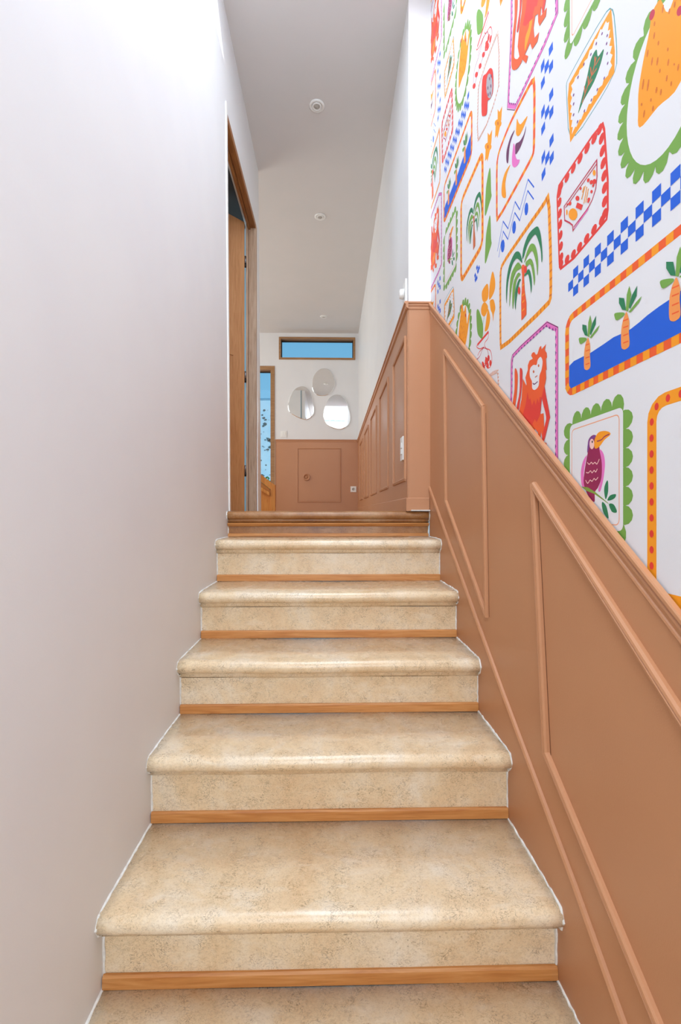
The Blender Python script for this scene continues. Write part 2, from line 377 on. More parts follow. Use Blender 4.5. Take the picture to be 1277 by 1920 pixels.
for i in range(len(RY)):
    yr = RY[i]; zb = TZ[i]; zt = TZ[i+1]; top = i == len(RY)-1
    yb = RY[i+1] if not top else 2.40
    stone_m = M['brown'] if top else M['stone']
    th = .046 if not top else .042
    bm = bmesh.new(); prof_sweep_x(bm, [(yr, zb+.001), (yr, zt-th-.0175), (yr+.03, zt-th-.0175), (yr+.03, zb+.001)], wob=.0006, seed=i)
    r_ = sobj('riser', bm, stone_m); 
    if top: r_['label'] = 'short dark brown stone riser under the landing edge'
    bm = bmesh.new(); prof_sweep_x(bm, tread_prof(yr, yb, zt, th, .034 if not top else .030), wob=.0008, seed=20+i)
    t_ = sobj('tread', bm, stone_m if not top else M['brown'], smooth=False)
    for p in t_.data.polygons: p.use_smooth = abs(p.normal.x) < .5
    if top: t_['label'] = 'dark brown worn stone landing edge'
    # wooden strip at the foot of each riser
    h = .030 if not top else .017
    bm = bmesh.new(); prof_sweep_x(bm, [(yr-.0001, zb+.0012), (yr-.0001, zb+h), (yr-.005, zb+h), (yr-.009, zb+h-.004), (yr-.010, zb+.003), (yr-.010, zb+.0012)], wob=0, n=2)
    sobj('wood_strip', bm, M['strip'])
    if top:
        z2 = zt-th-.0175
        bm = bmesh.new(); prof_sweep_x(bm, [(yr-.0005, z2-.018), (yr-.0005, z2+.0), (yr-.016, z2), (yr-.020, z2-.004), (yr-.016, z2-.011), (yr-.008, z2-.018)], wob=0, n=2)
        o = sobj('wood_strip', bm, M['strip'])
    # plaster edges
    nose = .034
    path = [(yr+.0, zb+.0), (yr-.001, zt-th-.016), (yr-.012, zt-th-.004), (yr-nose+.012, zt-th), (yr-nose-.001, zt-th*.5), (yr-nose+.012, zt-.002), (yr+.01, zt+.0005), (yb, zt+.0005)]
    if top: path = path[:-1] + [(yr-.02, zt+.0005)]
    bm = bmesh.new(); edge_bead(bm, path, fRe, 50+i, .0036); sobj('plaster_edge', bm, M['plaster'])
    bm = bmesh.new(); edge_bead(bm, path, fLe, 70+i, .0013); sobj('plaster_edge', bm, M['plaster'])
bm = bmesh.new(); bx(bm, XH(YP)+.01, XM(YP)-.01, YP-.030, YP-.006, .0108, .0165); o = sobj('plaster_edge', bm, M['plaster'])

# ------------------------------------------------------------------ terracotta panelling
RS = .741; 
def rail_z(y): return -.145 + RS*(y-.664)
YE = -.35
bm = bmesh.new(); extr(bm, [(YE, -1.5), (YP, -1.5), (YP, rail_z(YP)-.004), (YE, rail_z(YE)-.004)], fR, .0005, .005)
pan = obj('wainscot', bm, M['terra'], wall_right)
RAIL = [(.001, 0), (.001, .0125), (-.002, .0150), (-.0085, .0150), (-.0105, .0120), (-.0115, .0075), (-.0150, .0070), (-.0170, .0100), (-.0205, .0108), (-.0235, .0095), (-.0245, .0050), (-.0340, .0040), (-.0360, .0070), (-.0400, .0082), (-.0435, .0060), (-.0445, 0)]
RAIL = [(v*.86, u*.72) for v, u in RAIL]
bm = bmesh.new(); sweep(bm, [(YE, rail_z(YE)), (YP, rail_z(YP))], RAIL, lambda s, z, u: fR(s, z, u+.004))
obj('chair_rail', bm, M['terra'], wall_right)
def skirt_z(y):
    P = [(YE, -1.68), (.787, -.894), (.948, -.779), (1.333, -.531), (2.304, .135)]
    for (a, b), (c, d) in zip(P, P[1:]):
        if y <= c: return b + (d-b)*(y-a)/(c-a)
bm = bmesh.new(); ys = [YE, .787, .948, 1.333, YP]
extr(bm, [(y, skirt_z(y)-.006) for y in ys] + [(YP, -1.5), (YE, -1.72)], fR, .005, .0078)
obj('stair_skirting', bm, M['terra'], wall_right)
MO = [(-.009, 0), (-.009, .006), (-.006, .0095), (-.002, .0105), (0, .0085), (.002, .0105), (.006, .0095), (.009, .006), (.009, 0)]
def moulding(pts, f, par, prof=MO, label=None, nm='moulding_strip', k=1.0):
    bm = bmesh.new(); sweep(bm, pts, [(v*k, u*k) for v, u in prof], f)
    return obj(nm, bm, M['terra'], par)
fR5 = lambda s, z, u: fR(s, z, u+.005)
moulding([(y, skirt_z(y)) for y in ys], fR5, wall_right, [(-.006, 0), (-.006, .008), (-.001, .010), (.005, .007), (.006, 0)], nm='skirting_strip')
# panel next to the pilaster
def frame(corners, f, wall, k=1.0, ext=.004):
    fo = None
    for i in range(4):
        a, b = Vector(corners[i]), Vector(corners[(i+1) % 4]); d = (b-a).normalized()*ext
        o = moulding([tuple(a-d*(i % 2)), tuple(b+d*(i % 2))], f, fo or wall, nm='moulded_panel' if fo is None else 'moulding_strip', k=k)
        fo = fo or o
    return fo
frame([(2.002, .715), (1.505, .350), (1.473, -.335), (1.978, .052)], fR5, wall_right)
frame([(1.135, .070), (.30, -.575), (.26, -1.085), (1.070, -.568)], fR5, wall_right, 1.15)

for (q0, q1) in (((1.490, .330), (1.459, -.335)), ((1.118, .030), (1.054, -.575))):  # thin ribbons painting the shade along two upright moulding strips
    bm = bmesh.new(); sweep(bm, [q0, q1], [(-.0011, 0), (-.0011, .0004), (.0011, .0004), (.0011, 0)], fR5); obj('gap_shadow_line', bm, M['gap_shadow'], wall_right)

# pilaster: panelling, rail and plinth between the two walls
xa, xb = XH(YP), XM(YP)
bm = bmesh.new(); extr(bm, [(xa, .01), (xb-.005, .01), (xb-.005, 1.06), (xa, 1.06)], fP, .0002, .005)
pil = obj('wainscot', bm, M['terra'], wall_inner)
PR = [(v, u) for v, u in RAIL]
bm = bmesh.new(); sweep(bm, [(xb-.004, 1.066), (xa-.018, 1.066)][::-1], PR, lambda s, z, u: fP(s, z, u+.003))
obj('chair_rail', bm, M['terra'], wall_inner)
SK = [(0, 0), (0, .006), (-.004, .009), (-.068, .009), (-.068, 0)]
bm = bmesh.new(); sweep(bm, [(xa-.012, .078), (xb-.012, .078)], SK, lambda s, z, u: fP(s, z, u+.004)); obj('baseboard', bm, M['terra'], wall_inner)
bm = bmesh.new(); extr(bm, [(YP, FL), (YF, FL), (YF, 1.045), (YP, 1.052)], fH, .0002, .005); obj('wainscot', bm, M['terra'], wall_inner)
HR = [(.001, 0), (.001, .014), (-.003, .020), (-.010, .020), (-.014, .013), (-.030, .011), (-.033, .006), (-.036, 0)]
bm = bmesh.new(); sweep(bm, [(YP-.020, 1.064), (YF-.008, 1.052)], [(v, u) for v, u in HR][::-1], lambda s, z, u: fH(s, z, u+.004)); obj('chair_rail', bm, M['terra'], wall_inner)
bm = bmesh.new(); sweep(bm, [(YP-.012, .078), (YF-.01, .078)], SK, lambda s, z, u: fH(s, z, u+.004)); obj('baseboard', bm, M['terra'], wall_inner)
fH5 = lambda s, z, u: fH(s, z, u+.005)
for y0, y1 in ((2.345, 2.79), (3.06, 3.58), (3.87, 4.40), (4.72, 5.24), (5.58, 6.07)):
    frame([(y0, .175), (y0, .905), (y1, .905), (y1, .175)], fH5, wall_inner, 1.05)

# end wall panelling
bm = bmesh.new(); extr(bm, [(-.795, FL), (XH(YF)-.004, FL), (XH(YF)-.004, 1.052), (-.795, 1.052)], fF, .0005, .006); obj('wainscot', bm, M['terra'], wall_end)
bm = bmesh.new(); sweep(bm, [(-.797, 1.062), (XH(YF)-.02, 1.062)], RAIL, lambda s, z, u: fF(s, z, u+.004)); obj('chair_rail', bm, M['terra'], wall_end)
bm = bmesh.new(); bx(bm, -.808, -.795, YF-.012, YF, .1, 1.06); obj('panel_stop', bm, M['oakz'], wall_end)
# access hatch
t = thing('access_hatch', 'square terracotta access hatch with round pull in end wall panelling', 'hatch', (-.17, YF-.006, .16))
f6 = lambda s, z, u: (s+.17, -u, z-.16)
bm = bmesh.new(); extr(bm, [(-.462, .176), (.126, .176), (.126, .918), (-.462, .918)], f6, 0, .004); obj('hatch_door', bm, M['terra'], t)
for q in (((-.478, .162), (-.478, .933)), ((.140, .162), (.140, .933)), ((-.478, .933), (.140, .933)), ((-.478, .162), (.140, .162))):
    bm = bmesh.new(); sweep(bm, list(q), [(-.007, 0), (-.006, .007), (0, .009), (.006, .007), (.007, 0)], f6); obj('hatch_frame', bm, M['terra'], t)
bm = bmesh.new(); lathe(bm, [(.050, 0), (.050, -.014), (.046, -.020), (.038, -.020), (.034, -.012), (.033, -.003), (.016, -.003), (.013, -.012), (.002, -.013)], -.347+.17, -.004, .517-.16, 'Y', 28); obj('round_pull', bm, M['terra'], t, True)

# ------------------------------------------------------------------ door of the side room
d = thing('side_door', 'open oak door leaf seen edge-on in the left doorway', 'door', (-.655, 3.215, FL))
HX, HY = -.612, 3.222
ang = R(225)   # leaf swings into the side room
dirv = Vector((math.cos(ang), math.sin(ang), 0)); nrm = Vector((-dirv.y, dirv.x, 0))
def leafbox(bm, s0, s1, t0, t1, z0, z1, bev=0):
    n0 = len(bm.verts); bx(bm, s0, s1, t0, t1, z0, z1, bev)
    bm.verts.ensure_lookup_table()
    for v in bm.verts[n0:]:
        c = v.co.copy(); p = Vector((HX, HY, 0)) + dirv*c.x + nrm*c.y; v.co = (p.x+.655, p.y-3.215, c.z-FL)
bm = bmesh.new(); leafbox(bm, .006, .84, -.02, .02, FL+.008, 2.035, .002); obj('door_leaf', bm, M['doorwood'], d)
bm = bmesh.new()
for z0, z1 in ((.15, .95), (1.08, 1.9)):
    for s0, s1 in ((.1, .38), (.46, .74)): leafbox(bm, s0, s1, .02, .025, z0, z1)
obj('door_panel', bm, M['doorwood'], d)
for s in (1, -1):
    bm = bmesh.new(); leafbox(bm, .76, .80, .02*s, .03*s if s > 0 else -.05, .98, 1.02); leafbox(bm, .66, .79, .045*s-.006, .045*s+.006, .993, 1.007, .003); obj('door_handle', bm, M['steel'], d)
for z in (1.755, .945, .285):
    bm = bmesh.new(); lathe(bm, [(.0065, 0), (.0065, .05)], HX+.013+.655, HY-.005-3.215, z-FL, n=10)
    h = obj('hinge', bm, M['steel'], d, True)
    bm = bmesh.new(); lathe(bm, [(.0075, -.028), (.0075, -.001)], HX+.013+.655, HY-.005-3.215, z-FL, n=10); obj('hinge_knuckle', bm, M['black'], h, True)
# frame
f = thing('door_frame', 'oak door frame lining the left doorway', 'door frame', (-.56, 3.27, FL))
def fo(name, bm, m): o = obj(name, bm, m, f); o.location = (.56, -3.27, -FL); return o
bm = bmesh.new(); bx(bm, -.584, -.531, 3.262, 3.300, FL, 2.055, .002); fo('jamb', bm, M['oakz'])
bm = bmesh.new(); bx(bm, -.601, -.586, 3.250, 3.300, FL, 2.055, .002); fo('door_stop', bm, M['oakz'])
bm = bmesh.new(); bx(bm, -.569, -.5335, 2.366, 3.300, 2.030, 2.066, .002); fo('lintel', bm, M['oaky'])
bm = bmesh.new(); bx(bm, -.589, -.571, 2.366, 3.300, 2.020, 2.066, .002); fo('door_stop', bm, M['oaky'])
bm = bmesh.new(); bx(bm, -.58, -.535, 2.366, 2.385, FL, 2.055, .002); fo('jamb', bm, M['oakz'])

# ------------------------------------------------------------------ mirrors
def pebble(name, pts, label):
    cx = sum(p[0] for p in pts)/len(pts); cz = min(p[1] for p in pts)
    t = thing(name, label, 'mirror', (cx, YF, cz), 'pebble mirrors on the end wall')
    n = len(pts); sp = []
    for i in range(n):
        p0, p1, p2, p3 = (Vector(pts[(i+k) % n]) for k in (-1, 0, 1, 2))
        for j in range(5):
            q = j/5; sp.append(tuple(.5*((2*p1) + (p2-p0)*q + (2*p0-5*p1+4*p2-p3)*q*q + (3*p1-p0-3*p2+p3)*q**3)))
    mx = sum(p[0] for p in sp)/len(sp); mz = sum(p[1] for p in sp)/len(sp)
    g = lambda s, z, u: (s-cx, -u, z-cz)
    bm = bmesh.new(); extr(bm, sp, g, 0, .012); obj('backing', bm, M['white'], t)
    bm = bmesh.new()
    ins = [(mx+(x-mx)*.97, mz+(z-mz)*.97) for x, z in sp]
    a = [bm.verts.new(g(x, z, .0125)) for x, z in sp]; b = [bm.verts.new(g(x, z, .0150)) for x, z in ins]; k = len(sp)
    for i in range(k): bm.faces.new((a[i], a[(i+1) % k], b[(i+1) % k], b[i]))
    bm.faces.new(b); bm.faces.new(a[::-1]); obj('mirror_glass', bm, M['glassmirror'], t)
pebble('pebble_mirror', [(-.408, 1.83), (-.322, 1.784), (-.269, 1.678), (-.236, 1.479), (-.262, 1.406), (-.342, 1.348), (-.455, 1.372), (-.581, 1.444), (-.614, 1.53), (-.594, 1.65), (-.521, 1.783)], 'pebble-shaped mirror at lower left of the trio on the end wall')
pebble('pebble_mirror', [(-.096, 2.088), (-.003, 2.052), (.056, 1.933), (.063, 1.853), (.01, 1.746), (-.07, 1.699), (-.163, 1.695), (-.229, 1.725), (-.266, 1.811), (-.256, 1.944), (-.189, 2.051)], 'topmost pebble-shaped mirror, just under the long window, reflecting the ceiling')
pebble('pebble_mirror', [(.083, 1.711), (.183, 1.681), (.249, 1.561), (.287, 1.388), (.263, 1.282), (.17, 1.215), (.076, 1.215), (-.043, 1.267), (-.096, 1.36), (-.099, 1.48), (-.043, 1.626), (.01, 1.686)], 'pebble-shaped mirror at lower right of the trio, reflecting bright daylight')

# ------------------------------------------------------------------ downlights
for y, x, lb in ((2.912, -.088, 'white recessed ceiling spotlight nearest the stairs, largest of the three'), (4.001, -.092, 'white recessed ceiling spotlight midway along the hall'), (6.04, -.092, 'white recessed ceiling spotlight farthest off near the end wall')):
    t = thing('ceiling_spotlight', lb, 'spotlight', (x, y, HC), 'recessed spotlights in the hall ceiling')
    bm = bmesh.new(); lathe(bm, [(.049, 0), (.049, -.004), (.044, -.008), (.034, -.008), (.032, -.004), (.030, .0)], 0, 0, 0, n=32); obj('trim_ring', bm, M['white'], t, True)
    bm = bmesh.new(); lathe(bm, [(.0315, -.002), (.030, -.010), (.024, -.012), (.019, -.007)], 0, 0, 0, n=32); obj('lamp_holder', bm, M['white'], t, True)
    bm = bmesh.new(); lathe(bm, [(.019, -.004), (.018, -.0085), (.001, -.009)], 0, 0, 0, n=24); obj('lamp_lens', bm, M['lamp'], t, True)

# ------------------------------------------------------------------ sockets and switches
t = thing('wall_socket', 'square white power socket low on the end wall panelling', 'socket', (.330, YF-.006, .345))
def tb(name, par, m, *a, bev=.002): 
    bm = bmesh.new(); bx(bm, *a, bev); return obj(name, bm, m, par)
tb('plate', t, M['white'], -.042, .042, -.009, 0, -.042, .042)
bm = bmesh.new(); lathe(bm, [(.021, -.0095), (.021, -.0105), (.018, -.010), (.017, -.0092), (.001, -.0092)], .0, 0, 0, 'Y', 20); obj('socket_well', bm, M['lamp'], t, True)
for dx in (-.008, .008): tb('pin_hole', t, M['blackpaint'], dx-.002, dx+.002, -.011, -.0095, -.002, .002, bev=0)
t = thing('light_switch', 'small white light switch on the end wall beside the side window', 'switch', (-.677, YF, 1.14))
tb('plate', t, M['white'], -.044, .044, -.008, 0, -.044, .044); tb('rocker', t, M['white'], -.026, -.001, -.0125, -.0085, -.027, .027); tb('rocker', t, M['white'], .001, .026, -.0125, -.0085, -.027, .027)
xs_ = XH(2.37)
t = thing('thermostat', 'white wall thermostat above the rail beside the pilaster', 'thermostat', (xs_, 2.385, 1.14))
tb('plate', t, M['white'], -.010, -.0005, -.045, .035, -.060, .068); 
bm = bmesh.new(); lathe(bm, [(.026, -.011), (.024, -.030), (.018, -.034), (.001, -.034)], 0, 0, .008, 'X', 20); obj('dial', bm, M['white'], t, True)
t = thing('double_switch', 'narrow white double switch on the terracotta hall panelling near the pilaster', 'switch', (XH(2.40)-.005, 2.41, .34))
tb('plate', t, M['white'], -.014, -.0005, -.042, .042, -.062, .062)
for dz in (-.03, .003): tb('rocker', t, M['white'], -.018, -.0145, -.02, .02, dz, dz+.027)

# ------------------------------------------------------------------ wooden stair end in the hall
t = thing('wooden_stair_rail', 'orange pine stair end with sloping top rail below the side window', 'railing', (-.71, 5.2, FL))
g = lambda s, z, u: (s+.71, u, z-FL)
bm = bmesh.new(); extr(bm, [(-.672, FL), (-.628, FL), (-.628, .318), (-.672, .345)], g, -.03, .03); obj('newel_post', bm, M['pine'], t)
bm = bmesh.new(); extr(bm, [(-1.25, .72), (-.672, .262), (-.672, .345), (-1.25, .803)], g, -.022, .022); obj('top_rail', bm, M['pine'], t)
bm = bmesh.new(); extr(bm, [(-1.2, .50), (-.688, .196), (-.688, .236), (-1.2, .54)], g, -.05, .0); obj('inner_rail', bm, M['pine'], t)
bm = bmesh.new(); extr(bm, [(-1.2, FL), (-.675, FL), (-.675, .26), (-1.2, .67)], g, .004, .016); obj('back_panel', bm, M['pine'], t)

# ------------------------------------------------------------------ the painted mural, clipped to its wall
MURAL=[
('leaf_picture',[
('c','teal',22,[8279,9149,8235,8821,8216,8655,8202,8483,8198,8364,8200,8178,8266,8093,8462,8024,8722,7993,9307,7971,9572,8019,9782,8185,9867,8413,9911,8932,9930,9166,9942,9353,9944,9428,9936,9468,9892,9487,9767,9501,9603,9508,9236,9512,9049,9511,8855,9503,8720,9492,8507,9464,8407,9416,8322,9297]),
('p','orange',0,[8361,9369,8254,8461,8268,8085,9787,8038,9889,9074,9836,9361,8909,9379]),
('p','paper',0,[8483,9225,8419,9187,8463,9060,8389,9009,8442,8896,8362,8828,8419,8734,8338,8647,8395,8571,8319,8466,8390,8407,8334,8287,8424,8267,8456,8218,8592,8262,8634,8203,8758,8256,8816,8188,8921,8251,9001,8177,9083,8243,9187,8172,9246,8233,9369,8169,9412,8222,9546,8167,9580,8211,9721,8164,9677,8286,9749,8337,9695,8451,9773,8516,9715,8615,9795,8696,9726,8779,9787,8876,9711,8944,9767,9056,9696,9109,9746,9233,9626,9211,9592,9254,9457,9201,9416,9252,9291,9191,9236,9259,9129,9210,9055,9295,8969,9242,8874,9327,8807,9269,8693,9337,8642,9272,8519,9303]),
('s','dkgreen',0,[8826,9080,8771,8889,8588,8846,8682,8665,8909,8518,9255,8479,9476,8388,9328,8606,9149,8845,9010,9069]),
('l','rust',35,[8826,8925,8943,8766,9114,8651,9328,8483]),
('l','rust',30,[8713,8812,8859,8802]),
('l','rust',30,[8876,8993,8876,8838]),
('l','rust',30,[8810,8695,8969,8713]),
('l','rust',30,[9027,8927,8993,8755]),
('l','rust',30,[8959,8625,9096,8635]),
('l','rust',30,[9114,8831,9096,8675]),
('l','rust',30,[9149,8604,9237,8564]),
('l','rust',30,[9237,8747,9219,8589]),
('p','purple',0,[8623,9172,8648,9169,8666,9191,8659,9217,8634,9220,8616,9198]),
('p','purple',0,[8463,8968,8487,8964,8505,8985,8498,9010,8474,9014,8456,8993]),
('p','purple',0,[8991,9144,9018,9141,9038,9164,9030,9191,9003,9194,8983,9171]),
('p','purple',0,[8463,8633,8487,8628,8505,8649,8498,8674,8474,8679,8456,8658]),
('p','purple',0,[8448,8432,8472,8426,8489,8447,8483,8473,8458,8478,8441,8458]),
('p','purple',0,[8554,8255,8579,8249,8597,8269,8590,8295,8565,8301,8547,8281]),
('p','purple',0,[8775,8244,8801,8237,8820,8258,8813,8285,8787,8291,8768,8270]),
('p','purple',0,[8974,8221,9001,8214,9020,8236,9013,8263,8986,8269,8966,8248]),
('p','purple',0,[9217,8218,9245,8212,9266,8233,9258,8262,9229,8268,9209,8247]),
('p','purple',0,[9626,8917,9657,8912,9680,8937,9671,8966,9640,8970,9618,8946]),
('p','purple',0,[9626,8727,9657,8722,9680,8746,9671,8775,9640,8780,9618,8756]),
('p','purple',0,[9626,8495,9657,8489,9680,8512,9671,8541,9640,8547,9618,8524]),
('p','purple',0,[9473,8216,9503,8209,9525,8231,9517,8260,9486,8267,9465,8245]),
('p','purple',0,[9455,9133,9485,9129,9506,9154,9498,9182,9468,9186,9446,9161]),
('p','purple',0,[9235,9187,9263,9183,9284,9207,9276,9235,9247,9238,9227,9214]),
('p','purple',0,[8808,9173,8834,9170,8853,9193,8845,9219,8819,9222,8800,9200]),
('p','purple',0,[8478,8834,8502,8830,8520,8851,8513,8877,8489,8881,8471,8860]),
]),
('bowl_picture',[
('c','red',60,[8628,7456,8572,7285,8465,6247,8465,5689,8502,5545,9629,5447,10184,5512,10249,5659,10347,7255,10272,7450,9629,7475,8976,7497]),
('p','red',0,[8687,7331,8643,7366,8627,7423,8647,7482,8693,7519,8750,7521,8794,7486,8809,7429,8790,7370,8743,7333]),
('p','red',0,[8648,7097,8598,7122,8570,7175,8576,7236,8614,7283,8669,7296,8719,7272,8747,7219,8740,7157,8703,7111]),
('p','red',0,[8622,6840,8571,6865,8544,6918,8550,6979,8588,7026,8642,7039,8693,7015,8720,6962,8714,6900,8676,6854]),
('p','red',0,[8595,6583,8545,6608,8517,6661,8524,6722,8561,6769,8616,6782,8666,6758,8694,6705,8688,6643,8650,6597]),
('p','red',0,[8569,6326,8518,6350,8491,6404,8497,6465,8535,6511,8589,6525,8640,6501,8667,6448,8661,6386,8623,6340]),
('p','red',0,[8560,6078,8507,6097,8475,6147,8475,6209,8507,6259,8560,6278,8613,6259,8646,6209,8646,6147,8613,6097]),
('p','red',0,[8560,5819,8507,5838,8475,5888,8475,5950,8507,6000,8560,6019,8613,6000,8646,5950,8646,5888,8613,5838]),
('p','red',0,[8589,5588,8533,5594,8489,5634,8474,5694,8493,5751,8540,5782,8596,5776,8640,5736,8655,5676,8635,5619]),
('p','red',0,[8747,5619,8723,5568,8671,5540,8609,5545,8562,5582,8548,5636,8571,5687,8624,5716,8685,5710,8732,5673]),
('p','red',0,[9004,5597,8981,5546,8928,5517,8866,5523,8819,5560,8805,5614,8829,5665,8881,5693,8943,5688,8990,5651]),
('p','red',0,[9262,5574,9238,5523,9185,5495,9124,5500,9077,5537,9062,5592,9086,5643,9139,5671,9200,5665,9247,5629]),
('p','red',0,[9519,5552,9496,5501,9443,5473,9381,5478,9334,5515,9320,5569,9344,5620,9396,5648,9458,5643,9505,5606]),
('p','red',0,[9757,5557,9744,5503,9698,5464,9637,5457,9584,5484,9558,5534,9571,5589,9617,5627,9679,5635,9732,5608]),
('p','red',0,[10014,5587,10001,5533,9955,5494,9894,5487,9840,5514,9815,5564,9828,5619,9874,5657,9935,5664,9989,5638]),
('p','red',0,[10271,5617,10258,5563,10212,5524,10150,5517,10097,5544,10072,5594,10085,5649,10131,5687,10192,5694,10245,5668]),
('p','red',0,[10167,5860,10218,5838,10248,5786,10244,5724,10208,5676,10154,5660,10103,5683,10073,5734,10077,5796,10113,5844]),
('p','red',0,[10182,6118,10234,6096,10264,6044,10260,5982,10224,5934,10170,5918,10119,5940,10089,5992,10093,6054,10128,6102]),
('p','red',0,[10198,6376,10250,6353,10279,6302,10276,6240,10240,6192,10186,6176,10134,6198,10105,6250,10108,6312,10144,6360]),
('p','red',0,[10214,6634,10266,6611,10295,6560,10291,6498,10256,6450,10202,6434,10150,6456,10121,6508,10124,6570,10160,6618]),
('p','red',0,[10230,6892,10281,6869,10311,6818,10307,6756,10271,6708,10218,6692,10166,6714,10136,6766,10140,6828,10176,6876]),
('p','red',0,[10246,7150,10297,7127,10327,7075,10323,7014,10287,6966,10233,6950,10182,6972,10152,7024,10156,7086,10192,7134]),
('p','red',0,[10205,7358,10262,7359,10310,7324,10333,7267,10320,7208,10278,7171,10222,7170,10173,7205,10151,7263,10163,7321]),
('p','red',0,[10072,7363,10093,7415,10144,7446,10206,7444,10255,7409,10272,7355,10251,7303,10199,7273,10138,7275,10089,7310]),
('p','red',0,[9814,7373,9835,7425,9886,7456,9948,7454,9997,7419,10014,7365,9992,7313,9941,7283,9879,7285,9831,7320]),
('p','red',0,[9555,7383,9577,7435,9628,7466,9690,7464,9738,7429,9755,7375,9734,7323,9683,7293,9621,7295,9573,7330]),
('p','red',0,[9298,7391,9319,7443,9370,7474,9431,7472,9480,7438,9498,7385,9477,7332,9426,7301,9364,7303,9315,7338]),
('p','red',0,[9039,7399,9060,7452,9111,7483,9173,7481,9222,7446,9239,7393,9219,7341,9167,7310,9106,7312,9057,7346]),
('p','red',0,[8796,7380,8809,7435,8855,7473,8917,7480,8970,7453,8995,7403,8982,7348,8936,7310,8875,7303,8822,7329]),
('c','crimson',30,[8810,6905,8804,6571,8843,6367,8959,6233,9079,6176,9668,6052,9688,6181,9807,6310,10013,6496,10034,6818]),
('l','crimson',25,[8817,6832,9984,6751]),
('l','crimson',25,[9079,6166,9649,6114]),
('l','pink',30,[9096,6138,9610,6069]),
('p','orange',0,[9495,6289,9518,6239,9581,6232,9668,6271,9757,6346,9823,6437,9848,6520,9823,6571,9757,6575,9668,6534,9581,6458,9518,6368]),
('p','orange',0,[8840,6675,8847,6651,8866,6644,8892,6656,8919,6683,8939,6720,8946,6754,8939,6778,8919,6785,8892,6773,8866,6745,8847,6709]),
('p','orange',0,[9884,6587,9889,6558,9901,6542,9917,6544,9934,6563,9946,6595,9950,6631,9946,6660,9934,6676,9917,6674,9901,6654,9889,6623]),
('p','red',0,[9420,6575,9430,6555,9457,6554,9495,6572,9533,6605,9561,6645,9571,6679,9561,6699,9533,6700,9495,6681,9457,6647,9430,6608]),
('l','red',90,[9533,6512,9320,6314]),
('l','orange',30,[9202,6683,9346,6499]),
('l','orange',30,[9149,6624,9255,6355]),
('l','orange',30,[9096,6547,9184,6327]),
('l','orange',30,[9255,6701,9310,6617]),
('p','red',0,[9050,6675,9079,6670,9118,6692,9145,6729,9143,6759,9114,6764,9075,6741,9048,6704]),
('p','red',0,[8942,6555,8974,6549,9017,6574,9047,6616,9045,6649,9013,6655,8969,6630,8940,6589]),
('p','red',0,[8829,6481,8868,6474,8922,6504,8959,6555,8956,6597,8917,6604,8863,6573,8827,6523]),
('p','red',0,[8944,6373,8968,6368,9001,6386,9023,6417,9022,6442,8998,6447,8965,6428,8943,6398]),
('p','red',0,[9033,6275,9061,6269,9100,6290,9127,6326,9125,6356,9096,6362,9057,6341,9031,6305]),
('p','red',0,[9337,6712,9358,6708,9388,6725,9408,6752,9407,6774,9385,6778,9355,6761,9335,6734]),
('p','red',0,[9734,6671,9767,6666,9812,6690,9843,6730,9841,6762,9808,6767,9762,6742,9732,6703]),
('p','red',0,[9857,6737,9877,6734,9903,6748,9921,6771,9920,6790,9900,6793,9874,6778,9856,6756]),
('p','red',0,[9063,6259,9084,6254,9112,6269,9131,6295,9130,6316,9109,6320,9081,6305,9062,6280]),
('p','red',0,[8894,6456,8914,6452,8941,6467,8959,6493,8958,6513,8938,6517,8911,6502,8893,6477]),
]),
('checker_strip',[
('p','blue',0,[9868,5018,9670,5018,9670,4828,9868,4828]),
('p','blue',0,[9670,5215,9472,5215,9472,5018,9670,5018]),
('p','blue',0,[9670,4828,9472,4828,9472,4635,9670,4635]),
('p','blue',0,[9472,5018,9274,5018,9274,4828,9472,4828]),
('p','blue',0,[9274,5215,9076,5215,9076,5018,9274,5018]),
('p','blue',0,[9274,4828,9076,4828,9076,4635,9274,4635]),
('p','blue',0,[9076,5018,8878,5018,8878,4828,9076,4828]),
('p','blue',0,[8878,5215,8680,5215,8680,5018,8878,5018]),
('p','blue',0,[8878,4828,8680,4828,8680,4635,8878,4635]),
('p','blue',0,[8680,5018,8483,5018,8483,4828,8680,4828]),
('p','blue',0,[8483,5215,8285,5215,8285,5018,8483,5018]),
('p','blue',0,[8483,4828,8285,4828,8285,4635,8483,4635]),
('p','blue',0,[8285,5018,8087,5018,8087,4828,8285,4828]),
('p','blue',0,[8087,5215,7889,5215,7889,5018,8087,5018]),
('p','blue',0,[8087,4828,7889,4828,7889,4635,8087,4635]),
('p','blue',0,[7889,5018,7691,5018,7691,4828,7889,4828]),
('p','blue',0,[7691,5215,7493,5215,7493,5018,7691,5018]),
('p','blue',0,[7691,4828,7493,4828,7493,4635,7691,4635]),
('p','blue',0,[7493,5018,7295,5018,7295,4828,7493,4828]),
('p','blue',0,[7295,5215,7097,5215,7097,5018,7295,5018]),
('p','blue',0,[7295,4828,7097,4828,7097,4635,7295,4635]),
('p','blue',0,[7097,5018,6899,5018,6899,4828,7097,4828]),
('p','blue',0,[6899,5215,6701,5215,6701,5018,6899,5018]),
('p','blue',0,[6899,4828,6701,4828,6701,4635,6899,4635]),
('p','blue',0,[6701,5018,6503,5018,6503,4828,6701,4828]),
('p','blue',0,[6503,5215,6305,5215,6305,5018,6503,5018]),
('p','blue',0,[6503,4828,6305,4828,6305,4635,6503,4635]),
]),
('checker_cluster',[
('p','blue',0,[10552,11024,10536,10821,10728,10841,10744,11040]),
('p','blue',0,[10536,10596,10536,10401,10721,10415,10734,10626]),
('p','blue',0,[10744,10810,10734,10618,10942,10620,10953,10824]),
('p','blue',0,[10966,11048,10953,10840,11131,10826,11142,11025]),
('p','blue',0,[10953,10614,10932,10417,11124,10409,11142,10606]),
]),
('checker_cluster',[
